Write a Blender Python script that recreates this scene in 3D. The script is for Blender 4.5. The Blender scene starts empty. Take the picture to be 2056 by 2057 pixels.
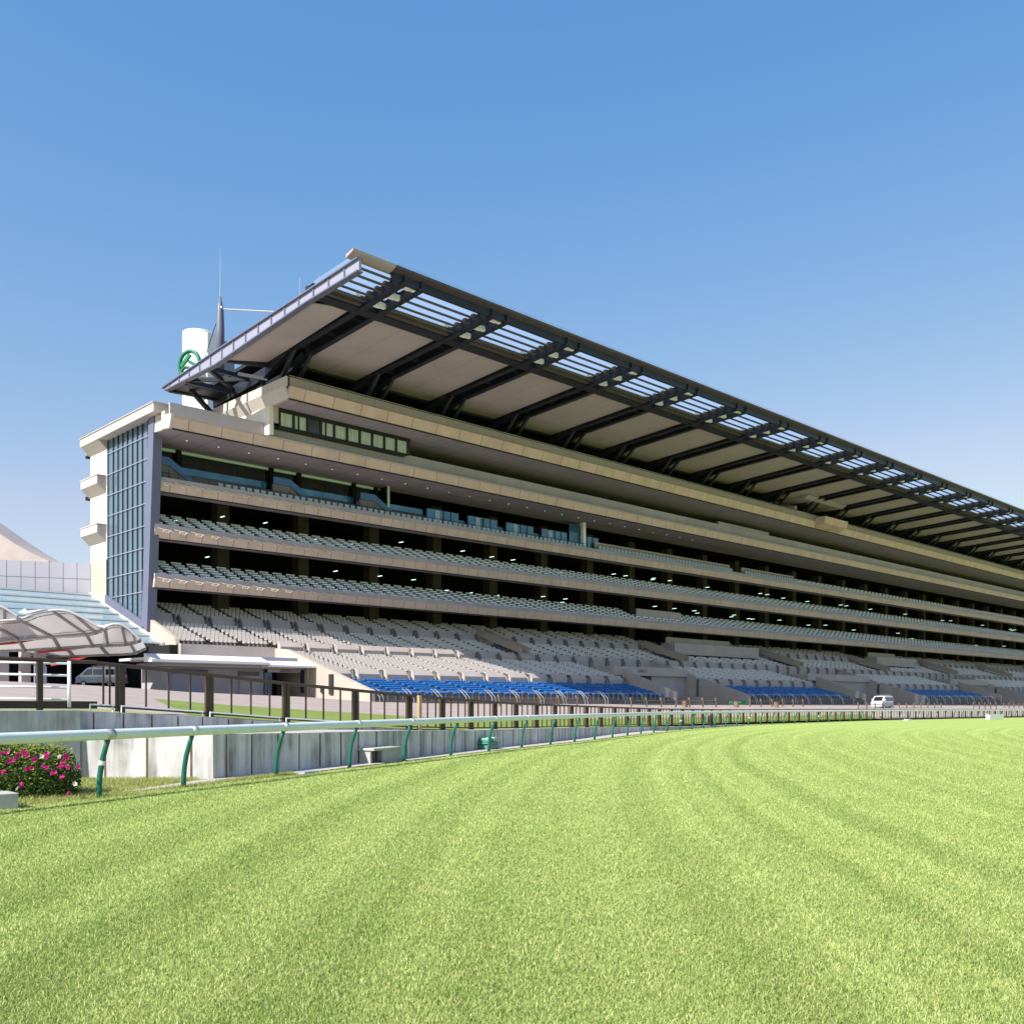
import bpy, math, random
import numpy as np
from mathutils import Vector, Matrix
random.seed(7); rng = np.random.default_rng(11)
S = bpy.context.scene
COL = S.collection
PI = math.pi
# ------------------------------------------------------------------ camera model
F, HZ, CX, CA, CB, ZE = 1945.6, 1408.0, 1028.0, .7180, .6960, 1.77
def ray(px, py):
    d = px - CX
    return (CB*F + CA*d, CA*F - CB*d, HZ - py)
def onY(px, py, Y):
    r = ray(px, py); t = Y/r[1]; return Vector((r[0]*t, Y, r[2]*t + ZE))
def onX(px, py, X):
    r = ray(px, py); t = X/r[0]; return Vector((X, r[1]*t, r[2]*t + ZE))
def onZ(px, py, Z):
    r = ray(px, py); t = (Z - ZE)/r[2]; return Vector((r[0]*t, r[1]*t, Z))
def at(px, py, fw):
    r = ray(px, py); t = fw/F; return Vector((r[0]*t, r[1]*t, r[2]*t + ZE))
# ------------------------------------------------------------------ materials
def nodes(name):
    m = bpy.data.materials.new(name); m.use_nodes = True
    nt = m.node_tree; b = nt.nodes['Principled BSDF']
    return m, nt, b
def N(nt, t, **k):
    n = nt.nodes.new(t)
    for a, v in k.items(): setattr(n, a, v)
    return n
def math_(nt, op, a, b=None, c=None):
    n = N(nt, 'ShaderNodeMath', operation=op)
    for i, v in enumerate((a, b, c)):
        if v is None: continue
        if isinstance(v, (int, float)): n.inputs[i].default_value = v
        else: nt.links.new(v, n.inputs[i])
    return n.outputs[0]
def mix(nt, fac, a, b):
    n = N(nt, 'ShaderNodeMix', data_type='RGBA')
    for s, v in ((n.inputs['Factor'], fac), (n.inputs[6], a), (n.inputs[7], b)):
        if isinstance(v, (int, float)): s.default_value = v
        elif isinstance(v, tuple): s.default_value = v + (1,) if len(v) == 3 else v
        else: nt.links.new(v, s)
    return n.outputs[2]
def pos(nt):
    return N(nt, 'ShaderNodeNewGeometry').outputs['Position']
def noise(nt, vec, scale, detail=4, rough=.55, stretch=None):
    if stretch:
        mp = N(nt, 'ShaderNodeMapping'); nt.links.new(vec, mp.inputs[0]); mp.inputs['Scale'].default_value = stretch; vec = mp.outputs[0]
    n = N(nt, 'ShaderNodeTexNoise'); nt.links.new(vec, n.inputs['Vector'])
    n.inputs['Scale'].default_value = scale; n.inputs['Detail'].default_value = detail; n.inputs['Roughness'].default_value = rough
    return n.outputs['Fac']
def ramp(nt, fac, lo, hi):
    n = N(nt, 'ShaderNodeMapRange'); nt.links.new(fac, n.inputs[0])
    n.inputs[1].default_value = lo; n.inputs[2].default_value = hi
    return n.outputs[0]
def lines(nt, P, spec):
    """thin joint lines: list of (axis, period, offset, width) -> 0/1"""
    sp = N(nt, 'ShaderNodeSeparateXYZ'); nt.links.new(P, sp.inputs[0]); out = None
    for ax, per, off, w in spec:
        v = math_(nt, 'ADD', sp.outputs[ax], -off + per*1000)
        v = math_(nt, 'MODULO', v, per)
        l = math_(nt, 'LESS_THAN', v, w)
        out = l if out is None else math_(nt, 'MAXIMUM', out, l)
    return out
def mat(name, col, rough=.7, var=.12, vscale=.6, joints=None, jcol=.35, metal=0, spec=.3, stretch=None, fine=0, bump=0):
    m, nt, b = nodes(name); P = pos(nt)
    c = tuple(col)
    dk = tuple(x*(1-var) for x in c); lt = tuple(min(1, x*(1+var)) for x in c)
    out = mix(nt, ramp(nt, noise(nt, P, vscale, 5, .6, stretch), .3, .7), dk, lt)
    if fine:
        out = mix(nt, ramp(nt, noise(nt, P, 14, 3), .35, .75), out, tuple(x*(1-fine) for x in c))
    if joints:
        out = mix(nt, math_(nt, 'MULTIPLY', lines(nt, P, joints), 1-jcol), out, tuple(x*.25 for x in c))
    nt.links.new(out, b.inputs['Base Color'])
    b.inputs['Roughness'].default_value = rough; b.inputs['Metallic'].default_value = metal
    b.inputs['Specular IOR Level'].default_value = spec
    if bump:
        bm = N(nt, 'ShaderNodeBump'); bm.inputs['Strength'].default_value = bump; bm.inputs['Distance'].default_value = .02
        nt.links.new(noise(nt, P, 30, 4), bm.inputs['Height']); nt.links.new(bm.outputs[0], b.inputs['Normal'])
    return m
def emis(name, col, st):
    m, nt, b = nodes(name)
    b.inputs['Base Color'].default_value = col + (1,); b.inputs['Emission Color'].default_value = col + (1,)
    b.inputs['Emission Strength'].default_value = st
    return m
def glass(name, col, rough=.05, tr=.35, metal=0):
    m, nt, b = nodes(name); out = nt.nodes['Material Output']
    P = pos(nt)
    b.inputs['Base Color'].default_value = col + (1,); b.inputs['Roughness'].default_value = rough; b.inputs['Metallic'].default_value = metal
    b.inputs['Specular IOR Level'].default_value = .8
    t = N(nt, 'ShaderNodeBsdfTransparent'); t.inputs[0].default_value = (.75, .85, .9, 1)
    ms = N(nt, 'ShaderNodeMixShader'); ms.inputs[0].default_value = 1-tr
    nt.links.new(t.outputs[0], ms.inputs[1]); nt.links.new(b.outputs[0], ms.inputs[2]); nt.links.new(ms.outputs[0], out.inputs[0])
    return m
M = {}
GX = 54.7; BAY = 10.8
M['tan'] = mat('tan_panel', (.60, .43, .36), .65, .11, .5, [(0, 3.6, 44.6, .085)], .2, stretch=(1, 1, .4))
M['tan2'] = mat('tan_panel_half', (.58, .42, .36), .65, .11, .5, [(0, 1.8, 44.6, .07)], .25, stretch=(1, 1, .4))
M['pale'] = mat('pale_panel', (.52, .455, .41), .65, .05, .3, [(1, 2.2, 90, .03)], .5)
M['parapet'] = mat('grey_parapet', (.375, .33, .36), .7, .12, .25, [(0, 3.6, 44.6, .03)], .6, stretch=(1, 1, .3))
M['parapetA'] = mat('olive_parapet', (.32, .265, .26), .6, .06, .3, [(0, 3.6, 46.4, .05)], .3)
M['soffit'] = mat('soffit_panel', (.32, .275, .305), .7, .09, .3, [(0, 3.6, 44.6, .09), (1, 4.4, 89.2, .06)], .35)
M['roofsoffit'] = mat('roof_soffit', (.43, .36, .37), .7, .07, .25, [(0, 10.8, 60.1, .05)], .4)
M['wall'] = mat('white_wall', (.66, .60, .53), .7, .04, .3, [(1, 1.2, 109, .02)], .8)
M['stone'] = mat('stone_wall', (.43, .355, .30), .8, .07, .4, [(1, 1.1, 88, .02)], .8)
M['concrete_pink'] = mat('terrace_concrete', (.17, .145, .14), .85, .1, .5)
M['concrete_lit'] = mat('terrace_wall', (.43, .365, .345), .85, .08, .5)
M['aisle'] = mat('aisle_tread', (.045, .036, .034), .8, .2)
M['dark'] = mat('interior_shade_dark', (.006, .006, .007), .9, .2)  # near black: deep shade inside the stand put into the base colour
M['darkwall'] = mat('interior_wall_shade', (.012, .012, .012), .9, .3, .2)  # inner walls likewise, their shade is painted into the colour
M['column'] = mat('column_tile', (.085, .065, .055), .8, .15, .8, [(2, .9, 0, .04), (0, .8, 0, .03)], .4)
M['beam'] = mat('steel_navy', (.015, .017, .026), .45, .2, .5, spec=.45)
M['panelwall'] = mat('pale_panel_wall', (.42, .41, .47), .5, .05, .3)
M['navy'] = mat('steel_bluegrey', (.12, .125, .19), .45, .06, .5, spec=.45)
M['lav'] = mat('lavender_panel', (.27, .27, .36), .5, .05, .2, spec=.4)
M['lightbox'] = mat('lamp_housing', (.80, .76, .76), .4, .1)
M['slat'] = mat('louvre', (.10, .08, .085), .5, .1)
M['translucent'] = mat('translucent_panel', (.62, .64, .72), .4, .12, 3)
M['fasciaDark'] = mat('roof_edge_panel', (.07, .055, .07), .5, .06, .3, [(0, 1.8, 52.6, .06)], .3)
M['fasciaPale'] = mat('roof_edge_bare', (.36, .30, .32), .5, .05, .3)
M['winframe'] = mat('window_frame', (.02, .021, .024), .5, .1)
M['curtain'] = mat('window_curtain', (.42, .47, .38), .7, .25, 2.5, stretch=(3, 1, .2))
M['windark'] = mat('window_dark', (.05, .055, .05), .15, .3, 2, spec=.6)
M['greenglow'] = emis('green_glass_glow', (.30, .42, .27), .12)  # no lamp: green light in the glass edge added as faint emission
M['darkglass'] = mat('dark_glazing', (.012, .016, .015), .08, .3, .4, spec=.7)
M['blueglass'] = mat('blue_glazing', (.03, .155, .29), .12, .5, .5, spec=.7)  # sky reflected in the glazing is put into this blue base colour
M['paleblue'] = mat('pale_blue_panel', (.36, .45, .58), .35, .2, 2)
M['bluerail'] = glass('blue_rail_glass', (.035, .13, .25), .1, .25)
M['endglass'] = mat('end_glazing', (.09, .135, .18), .03, .12, .15, spec=1.0)
M['gseat'] = mat('seat_grey', (.62, .55, .51), .5, .1, 6)
M['wseat'] = mat('seat_white', (.93, .93, .95), .45, .06, 3)
M['wseatleg'] = mat('seat_frame_dark', (.05, .055, .075), .6)
M['bseat'] = mat('seat_blue', (.022, .18, .56), .4, .12, 4)
M['rail_metal'] = mat('pipe_rail', (.45, .44, .42), .35, .1, metal=.5)
M['bracket'] = mat('bracket_cream', (.70, .62, .52), .6)
M['whitepaint'] = mat('white_paint', (.78, .78, .76), .45, .05)
M['canopywhite'] = mat('canopy_white', (.74, .73, .74), .5, .05, .4)
M['membrane'] = mat('membrane', (.78, .75, .72), .8, .05, .6)
def _tl(m, c, f):
    nt = m.node_tree; b = nt.nodes['Principled BSDF']; t = N(nt, 'ShaderNodeBsdfTranslucent'); t.inputs[0].default_value = c + (1,)
    ms = N(nt, 'ShaderNodeMixShader'); ms.inputs[0].default_value = f
    nt.links.new(b.outputs[0], ms.inputs[1]); nt.links.new(t.outputs[0], ms.inputs[2]); nt.links.new(ms.outputs[0], nt.nodes['Material Output'].inputs[0])
_tl(M['membrane'], (.80, .78, .76), .6)
M['tube'] = mat('canopy_tube', (.32, .31, .32), .4, .06)
M['lacing'] = mat('lacing_dark', (.06, .05, .045), .8)
M['brown'] = mat('fence_brown', (.05, .032, .018), .5, .2, 1.5, spec=.4)
M['tanpost'] = mat('fence_tan', (.40, .27, .15), .5)
M['copper'] = mat('barrier_brown', (.20, .13, .085), .45, .15, 2)
M['green'] = mat('post_green', (.012, .115, .09), .4, .12, 4, spec=.45)
M['railwhite'] = mat('rail_white', (.63, .68, .67), .35, .06, 1.2, fine=.06, spec=.45)
M['emblem'] = mat('emblem_green', (.01, .15, .075), .4, .1)
M['signgreen'] = mat('sign_green', (.01, .33, .05), .5, .05)
M['red'] = mat('banner_red', (.45, .02, .02), .7, .15)
M['gold'] = mat('banner_gold', (.55, .35, .06), .7)
M['ink'] = mat('lettering_dark', (.03, .03, .04), .6)
M['inkgrey'] = mat('lettering_grey', (.12, .12, .15), .6)
M['vanwhite'] = mat('van_paint', (.72, .74, .78), .22, .03, spec=.5)
M['vangrey'] = mat('van_lower', (.36, .38, .42), .3, .03, spec=.5)
M['vanglass'] = mat('van_glass', (.015, .018, .02), .05, .1, spec=.7)
M['rubber'] = mat('rubber', (.02, .02, .02), .8)
M['rim'] = mat('rim', (.5, .5, .52), .35, metal=.6)
M['lampred'] = mat('lamp_red', (.5, .02, .02), .3)
M['lampclear'] = mat('lamp_clear', (.7, .72, .75), .15)
M['boxgreen'] = mat('box_green', (.09, .24, .20), .45, .2, 3)
M['boxgreen2'] = mat('box_green_pale', (.30, .46, .40), .45, .15, 3)
M['tube_light'] = emis('fluorescent', (.62, 1.0, .86), 1.2)
M['spot'] = emis('downlight', (.9, .95, .9), .35)
M['atrium'] = glass('atrium_glass', (.30, .40, .46), .05, .25)
M['pavilion'] = mat('pavilion_wall', (.36, .34, .37), .7, .06, .4, [(0, 2.7, 44, .03), (2, 1.3, 2.3, .03)], .5)
# weathered concrete with vertical stains and form joints
def wall_concrete():
    m, nt, b = nodes('stained_concrete'); P = pos(nt)
    base = mix(nt, ramp(nt, noise(nt, P, .8, 6, .65), .3, .7), (.46, .455, .47), (.66, .635, .62))
    st = noise(nt, P, 2.2, 6, .7, (1, 1, .09))
    st2 = noise(nt, P, .5, 3, .6)
    f = math_(nt, 'MULTIPLY', ramp(nt, st, .42, .66), ramp(nt, st2, .36, .58))
    c = mix(nt, math_(nt, 'MULTIPLY', f, .8), base, (.075, .07, .06))
    r = math_(nt, 'MULTIPLY', ramp(nt, noise(nt, P, 3.1, 4, .7, (1, 1, .05)), .55, .68), .6)
    c = mix(nt, r, c, (.30, .20, .11))
    g = mix(nt, math_(nt, 'MULTIPLY', ramp(nt, noise(nt, P, 25, 3), .62, .75), .35), c, (.14, .135, .125))
    nt.links.new(g, b.inputs['Base Color']); b.inputs['Roughness'].default_value = .9; b.inputs['Specular IOR Level'].default_value = .15
    bp = N(nt, 'ShaderNodeBump'); bp.inputs['Strength'].default_value = .25; bp.inputs['Distance'].default_value = .01
    nt.links.new(noise(nt, P, 22, 6), bp.inputs['Height']); nt.links.new(bp.outputs[0], b.inputs['Normal'])
    return m
M['conc'] = wall_concrete()
M['concjoint'] = mat('joint_rust', (.13, .095, .06), .9, .35, 3)
M['conc_plain'] = mat('pale_concrete', (.42, .40, .375), .85, .1, 3, fine=.12)
# rail curve: inner rail of the turf track
RC = [(-60, -10.2), (-30, 2.4), (-10, 10.8), (6.94, 18.0), (11.8, 20.1), (17.5, 22.6), (21.1, 24.3), (34.6, 30.2), (50.1, 37.4), (72.6, 45.0), (114.7, 51.7), (166.8, 54.2), (240, 55.2), (360, 55.6)]
def curve_y(x, P=RC):
    for i in range(len(P)-1):
        if x <= P[i+1][0] or i == len(P)-2:
            p1, p2 = P[i], P[i+1]; p0 = P[max(i-1, 0)]; p3 = P[min(i+2, len(P)-1)]
            m1 = (p2[1]-p0[1])/(p2[0]-p0[0]); m2 = (p3[1]-p1[1])/(p3[0]-p1[0])
            h = p2[0]-p1[0]; t = (x-p1[0])/h
            return (2*t**3-3*t*t+1)*p1[1]+(t**3-2*t*t+t)*h*m1+(-2*t**3+3*t*t)*p2[1]+(t**3-t*t)*h*m2
def ztrack(x): 
    t = max(0, x-14); return -.0062*t*t/(t+14)
def vmul(nt, c, k):
    n = N(nt, 'ShaderNodeVectorMath', operation='SCALE'); nt.links.new(c, n.inputs[0]); nt.links.new(k, n.inputs['Scale']); return n.outputs[0]
def turf_mat(name, blades):
    m, nt, b = nodes(name); P = pos(nt)
    sp = N(nt, 'ShaderNodeSeparateXYZ'); nt.links.new(P, sp.inputs[0])
    dx = math_(nt, 'ADD', sp.outputs[0], -107); dy = math_(nt, 'ADD', sp.outputs[1], 96)
    s = math_(nt, 'SQRT', math_(nt, 'ADD', math_(nt, 'MULTIPLY', dx, dx), math_(nt, 'MULTIPLY', dy, dy)))
    wob = noise(nt, P, .12, 3)
    s = math_(nt, 'ADD', s, math_(nt, 'MULTIPLY', wob, .5))
    n1 = N(nt, 'ShaderNodeTexNoise', noise_dimensions='1D'); nt.links.new(s, n1.inputs['W']); n1.inputs['Scale'].default_value = 1.5; n1.inputs['Detail'].default_value = 3
    w = math_(nt, 'SINE', math_(nt, 'MULTIPLY', s, 2*PI/1.55))
    band = math_(nt, 'ADD', ramp(nt, w, -1, 1), math_(nt, 'MULTIPLY', ramp(nt, n1.outputs['Fac'], .35, .65), 1.3))  # mowing bands: light off leaning blades painted as paler and darker colour
    band = math_(nt, 'MULTIPLY', band, .43)
    blot = ramp(nt, noise(nt, P, .55, 5, .65), .3, .7)
    k = math_(nt, 'ADD', math_(nt, 'MULTIPLY', band, .75), math_(nt, 'MULTIPLY', blot, .25))
    c = mix(nt, k, TURF[0], TURF[1])
    straw = ramp(nt, noise(nt, P, 2.3, 8, .78), .46, .70)
    c = mix(nt, math_(nt, 'MULTIPLY', straw, .45), c, TURF[2])
    kk = math_(nt, 'ADD', math_(nt, 'MULTIPLY', k, .27), .92)
    if blades:
        at_ = N(nt, 'ShaderNodeAttribute', attribute_name='tint')
        c = mix(nt, ramp(nt, at_.outputs['Fac'], 0, .45), TURF[3], c)
        c = mix(nt, ramp(nt, at_.outputs['Fac'], .72, 1.0), c, TURF[4])
        c = vmul(nt, c, kk)
        tr = N(nt, 'ShaderNodeBsdfTranslucent'); nt.links.new(c, tr.inputs[0])
        ms = N(nt, 'ShaderNodeMixShader'); ms.inputs[0].default_value = .32
        b.inputs['Roughness'].default_value = .55; b.inputs['Specular IOR Level'].default_value = .25
        nt.links.new(b.outputs[0], ms.inputs[1]); nt.links.new(tr.outputs[0], ms.inputs[2])
        nt.links.new(ms.outputs[0], nt.nodes['Material Output'].inputs[0])
    else:
        f1 = ramp(nt, noise(nt, P, 9, 6, .75), .35, .7)
        f2 = ramp(nt, noise(nt, P, 38, 4, .7), .35, .68)
        c = mix(nt, math_(nt, 'MULTIPLY', f1, .30), c, TURF[3]); c = mix(nt, math_(nt, 'MULTIPLY', f2, .38), c, TURF[3]); c = vmul(nt, c, kk)
        bp = N(nt, 'ShaderNodeBump'); bp.inputs['Strength'].default_value = .6; bp.inputs['Distance'].default_value = .05
        nt.links.new(math_(nt, 'ADD', noise(nt, P, 24, 6, .75), noise(nt, P, 6, 4, .6)), bp.inputs['Height']); nt.links.new(bp.outputs[0], b.inputs['Normal'])
        b.inputs['Roughness'].default_value = .9; b.inputs['Specular IOR Level'].default_value = .1
    nt.links.new(c, b.inputs['Base Color'])
    return m
TURF = [(.33, .43, .11), (.41, .475, .16), (.52, .49, .20), (.13, .225, .04), (.64, .60, .30)]
M['turf'] = turf_mat('turf', False); M['blade'] = turf_mat('turf_blade', True)
def ground_mat(name, cols, s1=.5, s2=12, stretch=None):
    m, nt, b = nodes(name); P = pos(nt)
    c = mix(nt, ramp(nt, noise(nt, P, s1, 6, .65, stretch), .3, .7), cols[0], cols[1])
    c = mix(nt, ramp(nt, noise(nt, P, s2, 5, .7), .45, .75), c, cols[2])
    nt.links.new(c, b.inputs['Base Color']); b.inputs['Roughness'].default_value = .9; b.inputs['Specular IOR Level'].default_value = .1
    bp = N(nt, 'ShaderNodeBump'); bp.inputs['Strength'].default_value = .4; bp.inputs['Distance'].default_value = .03
    nt.links.new(noise(nt, P, s2*1.6, 5), bp.inputs['Height']); nt.links.new(bp.outputs[0], b.inputs['Normal'])
    return m
M['verge'] = ground_mat('dry_grass', [(.20, .24, .055), (.30, .29, .10), (.12, .15, .03)], .9, 16)
M['verge2'] = ground_mat('verge_grass', [(.16, .22, .05), (.22, .26, .075), (.12, .16, .035)], .4, 9)
M['paving'] = ground_mat('apron_paving', [(.31, .25, .235), (.40, .33, .305), (.26, .21, .20)], .35, 1.1, (1, 2.5, 1))
M['path'] = ground_mat('path_concrete', [(.38, .345, .315), (.47, .43, .40), (.30, .275, .255)], .7, 14)
M['soil'] = ground_mat('ground_soil', [(.22, .25, .08), (.3, .3, .12), (.18, .2, .07)], .2, 4)
# ------------------------------------------------------------------ mesh builder
class MB:
    def __init__(s): s.v = []; s.f = []
    def add(s, vs, fs):
        o = len(s.v); s.v += [tuple(p) for p in vs]; s.f += [tuple(i+o for i in f) for f in fs]; return s
    def box(s, x0, x1, y0, y1, z0, z1):
        return s.add([(x, y, z) for x in (x0, x1) for y in (y0, y1) for z in (z0, z1)],
                     [(0, 1, 3, 2), (4, 6, 7, 5), (0, 4, 5, 1), (2, 3, 7, 6), (0, 2, 6, 4), (1, 5, 7, 3)])
    def prism(s, prof, a, b, ax='x'):
        """closed (u,w) profile swept from a to b along an axis"""
        n = len(prof)
        mk = (lambda t, p: (t, p[0], p[1])) if ax == 'x' else (lambda t, p: (p[0], t, p[1])) if ax == 'y' else (lambda t, p: (p[0], p[1], t))
        return s.add([mk(t, p) for t in (a, b) for p in prof],
                     [tuple(range(n))[::-1], tuple(range(n, 2*n))] + [(i, (i+1) % n, n+(i+1) % n, n+i) for i in range(n)])
    def quad(s, *p): return s.add(p, [tuple(range(len(p)))])
    def slab(s, pts, th):
        """a flat polygon given thickness along its normal"""
        pts = [Vector(p) for p in pts]; n = (pts[1]-pts[0]).cross(pts[2]-pts[0]).normalized()*th; k = len(pts)
        return s.add(pts + [p+n for p in pts], [tuple(range(k))[::-1], tuple(range(k, 2*k))] + [(i, (i+1) % k, k+(i+1) % k, k+i) for i in range(k)])
    def bar(s, a, b, w, h=None, up=(0, 0, 1)):
        a = Vector(a); b = Vector(b); h = h or w; d = (b-a).normalized(); u = Vector(up)
        if abs(d.dot(u)) > .98: u = Vector((0, 1, 0))
        r = d.cross(u).normalized(); u = r.cross(d)
        c = [(-w/2, -h/2), (w/2, -h/2), (w/2, h/2), (-w/2, h/2)]
        return s.add([p + r*i + u*j for p in (a, b) for i, j in c], [(3, 2, 1, 0), (4, 5, 6, 7), (0, 1, 5, 4), (1, 2, 6, 5), (2, 3, 7, 6), (3, 0, 4, 7)])
    def tube(s, path, r, n=8, cap=True):
        path = [Vector(p) for p in path]; R = r if isinstance(r, (list, tuple)) else [r]*len(path); o = len(s.v); k = len(path)
        prev = None
        for i, p in enumerate(path):
            d = (path[min(i+1, k-1)] - path[max(i-1, 0)]).normalized()
            if prev is None:
                u = Vector((0, 0, 1)) if abs(d.z) < .9 else Vector((1, 0, 0))
                a = d.cross(u).normalized()
            else: a = (prev - d*prev.dot(d)).normalized()
            prev = a; b = d.cross(a)
            s.v += [tuple(p + (a*math.cos(2*PI*j/n) + b*math.sin(2*PI*j/n))*R[i]) for j in range(n)]
        for i in range(k-1):
            for j in range(n):
                s.f.append((o+i*n+j, o+i*n+(j+1) % n, o+(i+1)*n+(j+1) % n, o+(i+1)*n+j))
        if cap: s.f.append(tuple(o+j for j in range(n))[::-1]); s.f.append(tuple(o+(k-1)*n+j for j in range(n)))
        return s
    def build(s, name, m, parent=None, smooth=False, bevel=0, loc=None):
        me = bpy.data.meshes.new(name); base = Vector(loc) if loc is not None else (parent_loc(parent) if parent else Vector((0, 0, 0)))
        V = np.array(s.v, dtype=np.float64) - np.array(base)
        me.from_pydata([tuple(p) for p in V], [], s.f); me.materials.append(m)
        if smooth: me.polygons.foreach_set('use_smooth', [True]*len(me.polygons))
        o = bpy.data.objects.new(name, me); COL.objects.link(o)
        if parent: o.parent = parent; o.location = base - parent_loc(parent)
        else: o.location = base
        if bevel:
            b = o.modifiers.new('Bevel', 'BEVEL'); b.width = bevel; b.segments = 2; b.limit_method = 'ANGLE'
        WL[o.name] = base
        return o
WL = {}
def parent_loc(o): return WL[o.name]
def tag(o, label=None, cat=None, group=None, kind=None):
    if label: o['label'] = label
    if cat: o['category'] = cat
    if group: o['group'] = group
    if kind: o['kind'] = kind
    return o
def thing(name, label, cat, loc=(0, 0, 0), group=None):
    o = bpy.data.objects.new(name, None); COL.objects.link(o); o.location = loc; WL[o.name] = Vector(loc)
    o.empty_display_size = .3
    return tag(o, label, cat, group)
def copy_tree(o, parent=None):
    c = o.copy(); COL.objects.link(c); c.parent = parent; WL[c.name] = WL[o.name]
    for ch in list(o.children): copy_tree(ch, c)
    return c
CAM = np.array((0, 0, ZE))
def scatter(name, tmpl, places, m, limit, parent=None, labels=None, cat=None, group=None, restname=None, restlabel=None):
    """copies of one template; the nearest `limit` are objects of their own, the rest one object"""
    P = np.array(places, dtype=float)          # x,y,z
    d = np.linalg.norm(P - CAM, axis=1); order = np.argsort(d)
    near, far = order[:limit], order[limit:]
    proto = None
    for i in near:
        p = places[i]
        if proto is None:
            proto = MB(); proto.v = tmpl.v; proto.f = tmpl.f; proto = proto.build(name, m, loc=(0, 0, 0)); o = proto
        else: o = proto.copy(); COL.objects.link(o)
        if parent: o.parent = parent; o.location = Vector(p) - parent_loc(parent)
        else:
            o.location = p; tag(o, labels[i] if isinstance(labels, list) else labels, cat, group[i] if isinstance(group, list) else group)
        WL[o.name] = Vector(p)
    if len(far):
        V = np.array(tmpl.v); k = len(V)
        b = MB(); b.v = [tuple(q) for q in (P[far][:, None, :] + V[None]).reshape(-1, 3)]
        b.f = [tuple(i+k*j for i in f) for j in range(len(far)) for f in tmpl.f]
        o = b.build(restname or name, m, parent)
        tag(o, restlabel, cat if not parent else None, None, 'stuff')
# ------------------------------------------------------------------ ground
def sheet(name, rows, m, label=None, cat=None, kind='structure'):
    """rows of equal length -> grid mesh"""
    n = len(rows[0]); b = MB(); b.v = [tuple(p) for r in rows for p in r]
    b.f = [(i*n+j, i*n+j+1, (i+1)*n+j+1, (i+1)*n+j) for i in range(len(rows)-1) for j in range(n-1)]
    o = b.build(name, m, smooth=True); return tag(o, label, cat, kind=kind)
XS = [-600, -200, -60] + list(np.arange(-40, 60, 2.)) + list(np.arange(60, 180, 5.)) + [180, 200, 240, 300, 360, 600, 1200]
def cyx(x): return curve_y(min(max(x, -60), 360)) + (x+60)*.42*(x < -60)
sheet('ground', [[(x, y, ztrack(x)-.05) for x in (-3000, -600, -100, 0, 50, 100, 200, 400, 1000, 3000)] for y in (-2500, -300, 0, 20, 60, 300, 2500)], M['soil'], 'flat earth spreading away under and beyond the racecourse', 'ground')
sheet('turf_track', [[(x, y0 + (cyx(x)-.12 - y0)*t, ztrack(x)) for t in (0, .4, .7, .85, .95, 1)] for x in XS for y0 in (-300,)], M['turf'], 'mown green racing turf with curved paler and darker mowing bands', 'turf')
# verge behind the rail on the left and the path along the wall
WALLB = [(10.41, 20.46), (13.3, 21.65), (17.6, 23.45), (23.0, 26.1), (29.5, 29.0), (34.5, 31.35), (40.5, 34.6), (50, 38.9), (60, 42.2), (72.6, 46.1)]
WALLT = [1.02, .95, .88, .72, .60, .50, .33, .1, -.1, -.25]
sheet('verge', [[(x, cyx(x)-.13, ztrack(x)+.004), (x, cyx(x)+2.2, ztrack(x)+.004), (x, cyx(x)+7, ztrack(x)+.004)] for x in (-60, -30, -12, -2, 4, 8, 12.5)], M['verge'], 'yellowing rough grass between the white rail and the concrete wall', 'grass verge')
pr = []
for i, (x, y) in enumerate(WALLB[:8]):
    pr.append([(x+.35, cyx(x+.35)-.05 + (.12 if i else .25), ztrack(x)+.010), (x, y+.05, ztrack(x)+.010)])
sheet('path', [[(7.6, cyx(7.6)+.35, .010), (7.5, cyx(7.5)+.55, .010)]] + pr, M['path'], 'pale concrete path between rail and stained wall', 'path')
# apron between the fence and the stand
FEN = [(-40, 22.5, 1.62), (2, 23.4, 1.60), (9.33, 24.4, 1.57), (11.94, 24.9, 1.39), (14.5, 25.4, 1.2), (19.9, 26.0, .83), (25, 28.4, .64), (30.2, 31.0, .5), (40.9, 35.9, .3), (55, 41.9, .05), (72.6, 47.9, -.15), (114.7, 54.2, -.4), (166.8, 56.6, -.75), (240, 57.6, -1.2), (345, 58.0, -1.85)]
STB = [(-40, 100, 4.6), (15, 97, 3.9), (30, 97, 3.4), (38, 96, 3.1), (44, 93, 2.65), (53.8, 86.7, 2.2), (57, 80, 1.75), (62, 76, 1.55), (70, 74.5, 1.45), (85, 74, 1.4), (100, 74, 1.35), (140, 74, 1.25), (190, 74, 1.1), (260, 74, .8), (360, 74, .4)]
def apron_row(f, s, back=45):
    r = []
    for t in (0, .08, .16, .3, .45, .6, .8, 1.0):
        r.append((f[0]+(s[0]-f[0])*t, f[1]+(s[1]-f[1])*t, f[2]+(s[2]-f[2])*(1-(1-t)**1.6)))
    r.append((s[0], s[1]+back, s[2]+.1)); return r
def lerp3(a, b, t): return tuple(a[i]+(b[i]-a[i])*t for i in range(3))
arows = []
for i in range(len(FEN)-1):
    for t in (0, .34, .67): arows.append(apron_row(lerp3(FEN[i], FEN[i+1], t), lerp3(STB[i], STB[i+1], t)))
arows.append(apron_row(FEN[-1], STB[-1]))
sheet('apron', arows, M['paving'], 'pinkish paved spectator apron sloping up to the grandstand', 'paving')
def apron_z(x, y):
    best = None
    for r in arows:
        for p in r:
            d = (p[0]-x)**2 + (p[1]-y)**2
            if best is None or d < best[0]: best = (d, p)
    # inverse-distance over all nodes near
    num = den = 0
    for r in arows:
        for p in r:
            d = (p[0]-x)**2 + (p[1]-y)**2 + .05; w = 1/d**2; num += w*p[2]; den += w
    return num/den
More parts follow.
